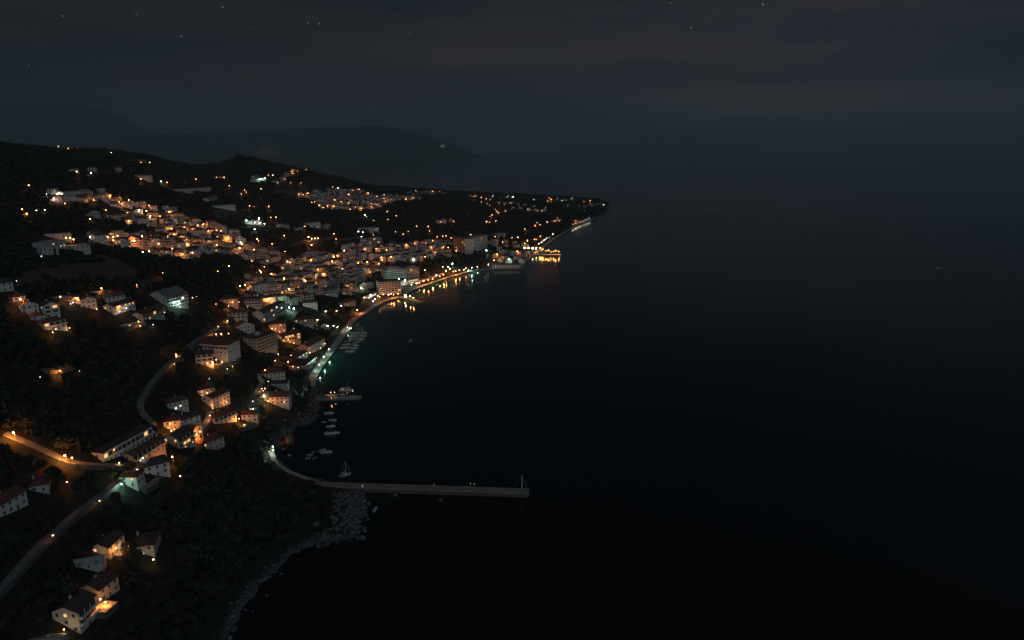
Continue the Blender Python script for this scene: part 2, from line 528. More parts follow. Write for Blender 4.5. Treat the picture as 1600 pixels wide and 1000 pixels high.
# ground mesh: rings round the drone's own foot point, finer where nearer
ang = np.radians(np.linspace(-80, 32, 430)); rr = np.geomspace(60, 5600, 330)
AA, RR_ = np.meshgrid(ang, rr, indexing='ij')
TX, TY = RR_ * np.sin(AA), RR_ * np.cos(AA)
TZ = hgt(TX, TY)
far_ = (TX < GX0 + 8) | (TY > 4580)
sd = sdist(TX, TY, COAST)
rockw = 2.5 + 6 * vnoise(TX, TY, 40, 6)
rock = np.clip((rockw - sd) / 5 + vnoise(TX, TY, 5, 8) * 1.2, 0, 1)
rock = np.maximum(rock, np.clip(1.2 - TZ / 1.3, 0, 1) * (sd < 6))
fld = np.zeros_like(TX)
for q in _fp: fld = np.maximum(fld, np.clip(sdist(TX, TY, q) / 4 + .5, 0, 1))
na, nr = AA.shape
idx = np.arange(na * nr).reshape(na, nr)
Fq = np.stack([idx[:-1, :-1], idx[:-1, 1:], idx[1:, 1:], idx[1:, :-1]], -1).reshape(-1, 4)
GM = bpy.data.materials.new('hillside_ground'); GM.use_nodes = True
t = GM.node_tree; b = t.nodes['Principled BSDF']; b.inputs['Roughness'].default_value = .95
g_ = t.nodes.new('ShaderNodeNewGeometry')
n1 = t.nodes.new('ShaderNodeTexNoise'); n1.inputs['Scale'].default_value = .07; n1.inputs['Detail'].default_value = 7; n1.inputs['Roughness'].default_value = .65
t.links.new(g_.outputs['Position'], n1.inputs['Vector'])
r1 = t.nodes.new('ShaderNodeValToRGB')
r1.color_ramp.elements[0].position = .35; r1.color_ramp.elements[0].color = (.008, .013, .011, 1)
r1.color_ramp.elements[1].position = .72; r1.color_ramp.elements[1].color = (.032, .036, .030, 1)
t.links.new(n1.outputs['Fac'], r1.inputs[0])
n2 = t.nodes.new('ShaderNodeTexNoise'); n2.inputs['Scale'].default_value = .5; n2.inputs['Detail'].default_value = 6
t.links.new(g_.outputs['Position'], n2.inputs['Vector'])
r2 = t.nodes.new('ShaderNodeValToRGB')
r2.color_ramp.elements[0].position = .3; r2.color_ramp.elements[0].color = (.07, .07, .075, 1)
r2.color_ramp.elements[1].position = .7; r2.color_ramp.elements[1].color = (.17, .17, .18, 1)
t.links.new(n2.outputs['Fac'], r2.inputs[0])
ar = t.nodes.new('ShaderNodeAttribute'); ar.attribute_name = 'rock'
af = t.nodes.new('ShaderNodeAttribute'); af.attribute_name = 'field'
x1 = t.nodes.new('ShaderNodeMix'); x1.data_type = 'RGBA'
t.links.new(af.outputs['Fac'], x1.inputs['Factor']); t.links.new(r1.outputs[0], x1.inputs['A'])
r3 = t.nodes.new('ShaderNodeValToRGB')
r3.color_ramp.elements[0].color = (.075, .066, .05, 1); r3.color_ramp.elements[1].color = (.15, .125, .10, 1)
t.links.new(n2.outputs['Fac'], r3.inputs[0]); t.links.new(r3.outputs[0], x1.inputs['B'])
x2 = t.nodes.new('ShaderNodeMix'); x2.data_type = 'RGBA'
t.links.new(ar.outputs['Fac'], x2.inputs['Factor']); t.links.new(x1.outputs['Result'], x2.inputs['A']); t.links.new(r2.outputs[0], x2.inputs['B'])
t.links.new(x2.outputs['Result'], b.inputs['Base Color'])
bp = t.nodes.new('ShaderNodeBump'); bp.inputs['Strength'].default_value = .6; bp.inputs['Distance'].default_value = 1.0
t.links.new(n2.outputs['Fac'], bp.inputs['Height']); t.links.new(bp.outputs[0], b.inputs['Normal'])
me = np_mesh('terrain', np.stack([TX, TY, TZ], -1).reshape(-1, 3), Fq, [GM], True)
for nm, arr in (('rock', rock), ('field', fld)):
    at = me.attributes.new(nm, 'FLOAT', 'POINT'); at.data.foreach_set('value', arr.astype(np.float32).ravel())
tag(link('terrain', me), kind='structure')

# the sea
ang = np.radians(np.linspace(-180, 180, 541)); rr = np.concatenate([[0.5], np.geomspace(40, 30000, 300)])
AA, RR_ = np.meshgrid(ang, rr, indexing='ij')
TX, TY = RR_ * np.sin(AA), RR_ * np.cos(AA)
sd = sdist(TX, TY, COAST)
na, nr = AA.shape
idx = np.arange(na * nr).reshape(na, nr)
Fq = np.stack([idx[:-1, :-1], idx[:-1, 1:], idx[1:, 1:], idx[1:, :-1]], -1).reshape(-1, 4)
WM = bpy.data.materials.new('sea_water'); WM.use_nodes = True
t = WM.node_tree; b = t.nodes['Principled BSDF']
nr_ = t.nodes.new('ShaderNodeTexNoise'); nr_.inputs['Scale'].default_value = .004; nr_.inputs['Detail'].default_value = 4
mr_ = t.nodes.new('ShaderNodeMapRange'); mr_.inputs['From Min'].default_value = .35; mr_.inputs['From Max'].default_value = .65; mr_.inputs['To Min'].default_value = .07; mr_.inputs['To Max'].default_value = .15
mq_ = t.nodes.new('ShaderNodeMapping'); mq_.inputs['Scale'].default_value = (.5, 1.6, 1); mq_.inputs['Rotation'].default_value = (0, 0, -.4)
gq_ = t.nodes.new('ShaderNodeNewGeometry'); t.links.new(gq_.outputs['Position'], mq_.inputs['Vector']); t.links.new(mq_.outputs[0], nr_.inputs['Vector'])
t.links.new(nr_.outputs['Fac'], mr_.inputs['Value']); t.links.new(mr_.outputs[0], b.inputs['Roughness'])
b.inputs['IOR'].default_value = 1.333
g_ = t.nodes.new('ShaderNodeNewGeometry')
ash = t.nodes.new('ShaderNodeAttribute'); ash.attribute_name = 'shallow_glow'
x1 = t.nodes.new('ShaderNodeMix'); x1.data_type = 'RGBA'
x1.inputs['A'].default_value = (.0010, .0055, .0085, 1); x1.inputs['B'].default_value = (.022, .17, .145, 1)
t.links.new(ash.outputs['Fac'], x1.inputs['Factor']); t.links.new(x1.outputs['Result'], b.inputs['Base Color'])
n1 = t.nodes.new('ShaderNodeTexNoise'); n1.inputs['Scale'].default_value = .22; n1.inputs['Detail'].default_value = 3
n2 = t.nodes.new('ShaderNodeTexNoise'); n2.inputs['Scale'].default_value = .02; n2.inputs['Detail'].default_value = 3
mpn = t.nodes.new('ShaderNodeMapping'); mpn.inputs['Scale'].default_value = (1, .55, 1); mpn.inputs['Rotation'].default_value = (0, 0, .5)
t.links.new(g_.outputs['Position'], mpn.inputs['Vector'])
t.links.new(mpn.outputs[0], n1.inputs['Vector']); t.links.new(mpn.outputs[0], n2.inputs['Vector'])
ad = t.nodes.new('ShaderNodeMath'); ad.operation = 'MULTIPLY_ADD'; ad.inputs[1].default_value = 2.5
t.links.new(n2.outputs['Fac'], ad.inputs[0]); t.links.new(n1.outputs['Fac'], ad.inputs[2])
bp = t.nodes.new('ShaderNodeBump'); bp.inputs['Strength'].default_value = .32; bp.inputs['Distance'].default_value = .5
t.links.new(ad.outputs[0], bp.inputs['Height']); t.links.new(bp.outputs[0], b.inputs['Normal'])
me = np_mesh('sea', np.stack([TX, TY, np.zeros_like(TX)], -1).reshape(-1, 3), Fq, [WM], True)
sh = np.exp(-np.maximum(-sd, 0) / 44.0) * np.clip((TY - 540) / 90, .02, 1)  # shallow tint, boosted off the town quay so lamp glow sits in the colour
at = me.attributes.new('shallow_glow', 'FLOAT', 'POINT'); at.data.foreach_set('value', sh.astype(np.float32).ravel())
tag(link('sea', me), kind='structure')

# hills across the water, about fourteen kilometres away


def far_hill(name, sil, Df, Dr, seed):
    xs = np.linspace(sil[0][0], sil[-1][0], 160)
    ys = np.interp(xs, [q[0] for q in sil], [q[1] for q in sil])
    V = []
    steps = np.linspace(0, 1, 14)
    for px_, py_ in zip(xs, ys):
        r = pxd(px_, py_, Dr); a = pxd(px_, 244, Df)
        prof = []
        for s_ in steps:
            x_ = a[0] + (r[0] - a[0]) * s_; y_ = Df + (Dr - Df) * s_
            z_ = max(r[2], 1) * (s_ ** .8) + vnoise(x_, y_, 420, seed) * 60 * s_ * (1 - s_) * 3
            prof.append((x_, y_, z_))
        for s_ in steps[1:]:
            prof.append((r[0] * (1 + .12 * s_), Dr * (1 + .22 * s_), max(r[2], 1) * (1 - s_) - 2 * s_))
        prof[0] = (prof[0][0], prof[0][1], -3)
        V.append(prof)
    V = np.array(V); a_, b_ = V.shape[:2]
    ix = np.arange(a_ * b_).reshape(a_, b_)
    Fh = np.stack([ix[:-1, :-1], ix[:-1, 1:], ix[1:, 1:], ix[1:, :-1]], -1).reshape(-1, 4)
    tag(link(name, np_mesh(name, V.reshape(-1, 3), Fh, [FARM], True)), kind='structure')


FARM = mat('far_hill_cover', (.05, .06, .055), .95, .3, .004)
far_hill('mountain', [(-700, 205), (-420, 160), (-200, 165), (-60, 150), (20, 151), (110, 158), (150, 168), (190, 182), (230, 204), (270, 226), (330, 244)], 15500, 17500, 11)
far_hill('mountain', [(130, 244), (175, 222), (215, 212), (255, 210), (290, 208), (325, 212), (370, 224), (410, 236), (450, 244)], 13500, 14500, 12)
far_hill('mountain', [(60, 244), (150, 226), (280, 213), (400, 204), (500, 199), (590, 197), (625, 201), (660, 209), (695, 220), (730, 235), (752, 244)], 14500, 16000, 13)

# ------------------------------------------------------------------ roads, yards and quays
def road(name, pxs, width, m, step=3.0, lift=.14, excl=True, label=None, kind='structure', flat=None):
    pts = gl(pxs) if flat is None else [pxz(x, y, flat) for x, y in pxs]
    c = smooth_line(pts, step)
    d = np.gradient(c[:, :2], axis=0); d /= np.linalg.norm(d, axis=1)[:, None] + 1e-9
    nrm = np.stack([-d[:, 1], d[:, 0]], 1)
    V, zs = [], []
    for i in range(len(c)):
        s = [c[i, :2] + nrm[i] * o for o in (-width / 2, -width / 4, 0, width / 4, width / 2)]
        if flat is None:
            z = max(float(hgt(q[0], q[1])) for q in s) + lift
            z = max(z, 1.2)
        else:
            z = flat
        zs.append(z)
    if flat is None:
        zs = np.convolve(np.pad(zs, 2, mode='edge'), np.ones(5) / 5, 'valid')
        zs = np.maximum(zs, [max(float(hgt(*(c[i, :2] + nrm[i] * o))) for o in (-width / 2, 0, width / 2)) + .05 for i in range(len(c))])
    for i in range(len(c)):
        l, r = c[i, :2] - nrm[i] * width / 2, c[i, :2] + nrm[i] * width / 2
        dn = 3.0 if flat is None else flat + 4
        V += [(*l, zs[i] - dn), (*l, zs[i]), (*r, zs[i]), (*r, zs[i] - dn)]
        if excl: stamp(c[i, 0], c[i, 1], width / 2 + 1.2, sight_for((c[i, 0], c[i, 1], zs[i]), 3.5, 16))
    Fr = []
    mi = []
    for i in range(len(c) - 1):
        a = 4 * i
        for k in range(3):
            Fr.append((a + k, a + k + 1, a + k + 5, a + k + 4)); mi.append(0 if k == 1 else 1)
    Fr += [(0, 1, 2, 3), tuple(4 * (len(c) - 1) + k for k in (3, 2, 1, 0))]; mi += [1, 1]
    me = bpy.data.meshes.new(name); me.from_pydata([tuple(map(float, q)) for q in V], [], Fr)
    me.materials.append(m); me.materials.append(QUAYW)
    me.polygons.foreach_set('material_index', np.array(mi, dtype=np.int32)); me.update()
    o = link(name, me)
    if kind: tag(o, kind=kind)
    return o, c, zs


road('road', [(-30, 955), (0, 925), (30, 893), (62, 855), (83, 840), (110, 812), (140, 790), (156, 778), (172, 766), (188, 752)], 3.7, ASPH)
road('road', [(8, 678), (30, 688), (60, 700), (85, 713), (104, 722), (130, 729), (165, 730), (200, 729), (222, 728)], 4.6, ASPH)
road('road', [(240, 665), (228, 655), (219, 643), (219, 632), (232, 608), (250, 585), (262, 572), (274, 562)], 4, ASPH)
road('road', [(296, 545), (315, 530), (332, 519), (350, 507), (362, 497), (378, 486)], 5, ASPH)
road('road', [(318, 699), (309, 693), (303, 686), (312, 676), (322, 665), (328, 652), (330, 646)], 4.5, PAVE)
road('road', [(402, 616), (406, 604), (412, 598), (405, 592), (400, 586)], 4, PAVE)
road('road', [(448, 572), (460, 574), (472, 577), (484, 572)], 6, PAVE)
road('road', [(780, 333), (772, 340), (765, 347), (756, 349)], 5, ASPH)
road('road', [(737, 306), (752, 310), (764, 318), (774, 328), (780, 334)], 6, ASPH)
road('road', [(376, 395), (420, 390), (500, 375), (545, 373), (560, 371)], 4, ASPH, step=6)
road('yard', [(192, 514), (206, 511), (222, 507)], 7, PAVE)
road('yard', [(336, 575), (352, 571), (370, 567)], 8, PAVE)
road('yard', [(86, 471), (96, 469), (106, 467)], 8, PAVE)
road('yard', [(146, 459), (160, 458), (172, 458)], 7, PAVE)
road('yard', [(22, 477), (32, 475)], 8, PAVE)
road('yard', [(266, 563), (276, 560), (284, 562)], 8, PAVE)
road('yard', [(150, 966), (160, 956), (170, 948)], 9, PAVE)
road('yard', [(181, 873), (194, 862), (205, 855)], 5, PAVE)
road('yard', [(222, 768), (238, 760), (252, 750)], 4.5, CONC)
road('yard', [(70, 582), (90, 580), (108, 577)], 6, PAVE)
road('yard', [(497, 511), (508, 508)], 6, PAVE)
# lawn lit by the garden lamp
lp = [pxz(x, y, 0)[:2] for x, y in LAWN_PX]
LAWN = mat('lawn_grass', (.05, .09, .025), .9, .3, 1.5)
_o, _c, _z = road('lawn', [(374, 671), (385, 666), (397, 664)], 6, LAWN, lift=.1)

for q in poly_line([pxz(478, 749, 2), pxz(512, 757, 2), pxz(575, 768, 2)], 3): stamp(q[0], q[1], 7, 14)
# promenades along the shore: a real edge of stone above the water
road('promenade', [(486, 604), (489, 588), (500, 571), (515, 551), (530, 530), (541, 514), (551, 500), (575, 484), (600, 470), (622, 464)], 7, PAVE, 5, flat=1.9)
road('promenade', [(632, 457), (660, 446.5), (700, 433), (740, 422)], 6, PAVE, 6, flat=1.9)
road('promenade', [(738, 422), (766, 419.5), (790, 419), (812, 419)], 9, CONC, 6, flat=2.0)
road('promenade', [(812, 419), (819, 408), (832, 399), (846, 387), (868, 371), (898, 353), (924, 343.5), (940, 336)], 6, PAVE, 8, flat=2.0)
road('path', [(425, 700), (426, 715), (433, 727), (452, 737), (478, 747), (498, 754)], 3.2, PAVE, 2.5, flat=2.1)


def jetty(name, a, b, width, z, label, cat, group=None, m=CONC, posts=0):
    A_, B_ = pxz(*a, z), pxz(*b, z)
    L = float(np.linalg.norm((B_ - A_)[:2])); yaw = math.atan2(B_[1] - A_[1], B_[0] - A_[0])
    root = empty(name, (A_[0], A_[1], 0), yaw)
    tag(root, label, cat, group)
    q = MB(); n = max(2, int(L / 6))
    for i in range(n):
        q.box(L * i / n + .015, -width / 2, z - .5, L * (i + 1) / n - .015, width / 2, z)
    q.build('deck', m, root)
    q = MB(); q.box(0, -width / 2 + .25, -5, L - .3, width / 2 - .25, z - .5)
    q.build('foundation', QUAYW, root)
    if posts:
        for i in range(posts):
            q = MB(); x = L * (i + .6) / posts; q.tube((x, -width / 2 + .4, z), (x, -width / 2 + .4, z + .55), .16, .13, 8); q.ball((x, -width / 2 + .4, z + .6), .22)
            q.build('bollard', METAL, root)
    return root, A_, B_, L, yaw


jetty('breakwater', (492, 756), (827, 767), 6.0, 3.0, 'long stone breakwater running straight out to the white sailing boat', 'breakwater', posts=9)
jetty('jetty', (494, 622.5), (565, 620), 7, 1.8, 'short broad pier with lamps and awnings beyond the four moored boats', 'pier', 'town piers', posts=5)
jetty('jetty', (624, 463.5), (661, 471), 7, 2.0, 'small pier with lit awnings at the foot of the tall seafront hotel', 'pier', 'town piers', posts=4)
jetty('jetty', (815, 398), (876, 397.5), 7, 2.0, 'far pier ablaze with lamps where the shore turns', 'pier', 'town piers', posts=5)
jetty('jetty', (541, 549), (566, 519), 3, .9, 'floating pontoon packed with moored boats below the quay', 'pier')
jetty('jetty', (690, 438), (742, 426), 2.4, .9, 'thin pontoon of the little marina under the lit promenade', 'pier')

# ------------------------------------------------------------------ buildings
_wm = {}


def window_mesh(kind, w_=1.15, h_=1.3):
    key = (kind, round(w_, 2), round(h_, 2))
    if key in _wm: return _wm[key]
    q = MB(); a, f = w_ / 2, .10
    q.box(-a - f, -.06, -h_ / 2 - f, -a, .02, h_ / 2 + f, 0); q.box(a, -.06, -h_ / 2 - f, a + f, .02, h_ / 2 + f, 0)
    q.box(-a, -.06, h_ / 2, a, .02, h_ / 2 + f, 0); q.box(-a, -.10, -h_ / 2 - f, a, .02, -h_ / 2, 0)
    q.box(-.03, -.05, -h_ / 2, .03, .015, h_ / 2, 0)
    q.box(-a, -.025, -h_ / 2, -.03, .01, h_ / 2, 1); q.box(.03, -.025, -h_ / 2, a, .01, h_ / 2, 1)
    _wm[key] = q.mesh('window', [FRAME, {'d': GLASS, 'w': LITW, 'c': LITC}[kind]])
    return _wm[key]


_dm = MB(); _dm.box(-.6, -.07, 0, .6, .02, 2.2, 0); _dm.box(-.45, -.10, .05, .45, -.072, 2.08, 1)
DOORM = _dm.mesh('door', [FRAME, DOOR])
_rc = random.Random(11)


def roof_builder(kind, L, D, H, ov=.5):
    """roof mesh builder and the wall gable triangles for a box L x D whose eaves are at H"""
    q = MB(); g = None
    if kind == 'flat':
        q.box(-L / 2 - .15, -D / 2 - .15, H, L / 2 + .15, D / 2 + .15, H + .25)
        for (x0, y0, x1, y1) in ((-L / 2 - .15, -D / 2 - .15, L / 2 + .15, -D / 2 + .1), (-L / 2 - .15, D / 2 - .1, L / 2 + .15, D / 2 + .15),
                                 (-L / 2 - .15, -D / 2 + .1, -L / 2 + .1, D / 2 - .1), (L / 2 - .1, -D / 2 + .1, L / 2 + .15, D / 2 - .1)):
            q.box(x0, y0, H + .25, x1, y1, H + .75)
    elif kind in ('gable', 'cross'):
        if kind == 'gable': hl, hd = L / 2, D / 2
        else: hl, hd = D / 2, L / 2
        rise = hd * .46
        k = rise / hd
        e_ = [(-hl - ov, -hd - ov, H - ov * k), (hl + ov, -hd - ov, H - ov * k), (hl + ov, 0, H + rise), (-hl - ov, 0, H + rise), (-hl - ov, hd + ov, H - ov * k), (hl + ov, hd + ov, H - ov * k)]
        t_ = [(x, y, z + .22) for x, y, z in e_]
        V = e_ + t_
        Fs = [(6, 7, 8, 9), (9, 8, 11, 10), (0, 3, 2, 1), (3, 4, 5, 2), (0, 1, 7, 6), (5, 4, 10, 11), (1, 2, 8, 7), (2, 5, 11, 8), (0, 6, 9, 3), (3, 9, 10, 4)]
        g = [(-hl, -hd, H), (-hl, hd, H), (-hl, 0, H + rise - .01), (hl, -hd, H), (hl, hd, H), (hl, 0, H + rise - .01)]
        if kind == 'cross':
            V = [(-y, x, z) for x, y, z in V]; g = [(-y, x, z) for x, y, z in g]
        q.add(V, Fs)
        g = (g, [(0, 1, 2), (3, 5, 4)])
    else:  # hip
        hl, hd = L / 2 + ov, D / 2 + ov
        m_ = min(hl, hd); rise = m_ * .46; rx, ry = max(hl - m_, .05), max(hd - m_, .05)
        z0 = H - .05
        V = [(-hl, -hd, z0), (hl, -hd, z0), (hl, hd, z0), (-hl, hd, z0), (-hl, -hd, z0 + .22), (hl, -hd, z0 + .22), (hl, hd, z0 + .22), (-hl, hd, z0 + .22)]
        if L >= D:
            V += [(-rx, 0, z0 + .22 + rise), (rx, 0, z0 + .22 + rise)]
            Fs = [(4, 5, 9, 8), (5, 6, 9), (6, 7, 8, 9), (7, 4, 8)]
        else:
            V += [(0, -ry, z0 + .22 + rise), (0, ry, z0 + .22 + rise)]
            Fs = [(4, 5, 8), (5, 6, 9, 8), (6, 7, 9), (7, 4, 8, 9)]
        Fs += [(3, 2, 1, 0), (0, 1, 5, 4), (1, 2, 6, 5), (2, 3, 7, 6), (3, 0, 4, 7)]
        q.add(V, Fs)
    return q, g


BUILT = []


def house(P0, P1, D, fl, roof, wall, rm, label, cat='house', name='house', group=None, lit=.05, balc=0, det=None, fh=2.9, wx=3.0, litk='w', chim=True, tiers=0):
    """P0, P1: the two ends of the visible front at ground level (pixels or world points)"""
    if len(P0) == 2:                              # pixels: a level base at the height of the ground under the middle of the front
        zb = float(ground((P0[0] + P1[0]) / 2, (P0[1] + P1[1]) / 2)[2])
        A_, B_ = pxz(P0[0], P0[1], zb), pxz(P1[0], P1[1], zb)
    else:
        A_, B_ = P0, P1
    L = max(float(np.hypot(*(B_ - A_)[:2])), 4.0)
    yaw = math.atan2(B_[1] - A_[1], B_[0] - A_[0])
    nx, ny = -math.sin(yaw), math.cos(yaw)            # away from the viewer
    c = (A_ + B_) / 2
    cx, cy = c[0] + nx * D / 2, c[1] + ny * D / 2
    z = max(float(c[2]), 1.6)
    dist = math.hypot(cx, cy)
    if det is None: det = 2 if dist < 760 else (1 if dist < 1150 else 0)
    H = fl * fh + .3
    rr_ = random.Random(int(cx * 7 + cy * 13))
    BUILT.append((cx, cy, max(L, D)))
    nst = max(1, int(L / 6))
    for i in range(nst + 1):
        f = (i / nst - .5) * L
        stamp(cx + math.cos(yaw) * f, cy + math.sin(yaw) * f, D * .55 + .8, sight_for((cx, cy, z), 6, 24))
    q = MB(); q.box(-L / 2, -D / 2, -6, L / 2, D / 2, H)
    rq, g = roof_builder(roof, L, D, H + (.003 if roof != 'hip' else 0))
    if g: q.add(g[0], g[1])
    if det == 0:
        q2 = MB(); q2.v, q2.f, q2.m = q.v, q.f, [0] * len(q.f)
        q2.add(rq.v, rq.f, 1)
        for k in range(fl):
            n = max(1, int(L / 3.6))
            for i in range(n):
                x = (i + .5) / n * L - L / 2; zz = .3 + fh * k + 1.5
                q2.box(x - .65, -D / 2 - .06, zz - .75, x + .65, -D / 2 + .02, zz + .75, 2)
            if rr_.random() < .5:
                q2.box(-L / 2 + .3, -D / 2 - 1.1, .3 + fh * k - .2, L / 2 - .3, -D / 2 - .06, .3 + fh * k, 0)
        o = q2.build(name, [wall, rm, GLASS], None, (cx, cy, z), yaw)
        return tag(o, label, cat, group)
    root = empty(name, (cx, cy, z), yaw)
    tag(root, label, cat, group)
    q.build('wall', wall, root)
    ro = rq.build('roof', rm, root)
    rise = min(L, D) / 2 * .46
    if roof == 'flat':
        if fl > 2 and det == 2:
            s = MB(); s.box(-1.8, -.5, H + .26, 1.8, 2.6, H + 2.6); s.box(-2.0, -.7, H + 2.6, 2.0, 2.8, H + 2.8); s.build('stair_tower', wall, ro)
    elif chim and det == 2:
        s = MB(); x = rr_.uniform(-.3, .3) * L; s.box(x - .35, .8, H, x + .35, 1.6, H + rise + .7); s.box(x - .45, .7, H + rise + .7, x + .45, 1.7, H + rise + .82)
        s.build('chimney', wall, ro)
    for k in range(tiers):                            # set back upper storeys
        f = .58 - .1 * k; z0 = H + 2.9 * k
        s = MB(); s.box(-L / 2 * f, -D / 2 * f, z0 + .3, L / 2 * f, D / 2 * f, z0 + 2.7); s.box(-L / 2 * f - .5, -D / 2 * f - .5, z0 + 2.7, L / 2 * f + .5, D / 2 * f + .5, z0 + 2.95)
        st_ = s.build('upper_storey', wall, root)
        for i in range(max(2, int(L * f / 3.4))):
            n_ = max(2, int(L * f / 3.4)); x = ((i + .5) / n_ - .5) * L * f
            link('window', window_mesh('d', 2.2, 1.6), st_, (x, -D / 2 * f, z0 + 1.5), 0)
    if group and fl > 1 and D > 7:                    # lower side wing with a roof terrace, outside stairs or porch
        sg = rr_.choice([-1, 1]); wl_ = rr_.uniform(2.6, 4.2); dd = D * rr_.uniform(.5, .8); ha = fh * (fl - 1) + .3; y0 = -D / 2 - rr_.uniform(.3, 1.8)
        xa, xb = (L / 2, L / 2 + wl_) if sg > 0 else (-L / 2 - wl_, -L / 2)
        s = MB(); s.box(xa + .002, y0, -6, xb - .002, y0 + dd, ha)
        for q4 in ((xa, y0 - .1, xb, y0 + .08), (xa, y0 + dd - .08, xb, y0 + dd + .1), (xb - .1 if sg > 0 else xa - .1, y0 + .08, xb + .1 if sg > 0 else xa + .1, y0 + dd - .08)):
            s.box(q4[0], q4[1], ha + .002, q4[2], q4[3], ha + .9)
        an = s.build('side_wing', wall, root)
        for k in range(fl - 1):
            link('window', window_mesh('d' if rr_.random() > .06 else litk, 1.6, 1.5), an, ((xa + xb) / 2, y0, .3 + fh * k + 1.5), 0)
    # openings on the front and on the two ends
    sides = [(0, -D / 2, 0.0, L, True), (L / 2, 0, math.pi / 2, D, False), (-L / 2, 0, -math.pi / 2, D, False)]
    for ox, oy, rot, ln, isf in sides:
        if det == 1 and not isf and rr_.random() < .5: continue
        sp = wx if det == 2 else wx + .6
        n = max(1, int((ln - .8) / sp))
        for k in range(fl):
            for i in range(n):
                f = ((i + .5) / n - .5) * (ln - .6)
                if not isf and rr_.random() < .3: continue
                isd = isf and k == 0 and i == n // 2
                zz = .3 + fh * k
                x, y = ox + math.cos(rot) * f, oy + math.sin(rot) * f
                if isd:
                    link('door', DOORM, root, (x, y, .02), rot)
                    continue
                kind = litk if rr_.random() < lit else 'd'
                tall = isf and balc and k > 0  # wide dark panes stand in for the shade of the balcony recess
                link('window', window_mesh(kind, min(sp, ln / n) - .45 if tall else 1.2, 2.3 if tall else 1.4), root, (x, y, zz + (1.25 if tall else 1.55)), rot)
    if balc:
        ks = range(1, fl) if balc < 3 else range(0, fl)
        for (ox, oy, rot, ln, isf) in (sides if balc >= 2 else sides[:1]):
            for k in ks:
                zz = .3 + fh * k
                l2 = ln / 2 - .12
                s = MB()
                s.box(-l2, -1.45, -.22, l2, -.002, -.02, 0)
                s.box(-l2, -1.45, -.02, l2, -1.35, .95, 0); s.box(-l2, -1.35, -.02, -l2 + .1, -.002, .95, 0); s.box(l2 - .1, -1.35, -.02, l2, -.002, .95, 0)
                s.build('balcony', [wall], root, (ox, oy, zz), rot)
    return root


W_, C_, G_, R_, PG, OC = range(6)
TER, BRN, FLT, SLT, PAL = range(5)
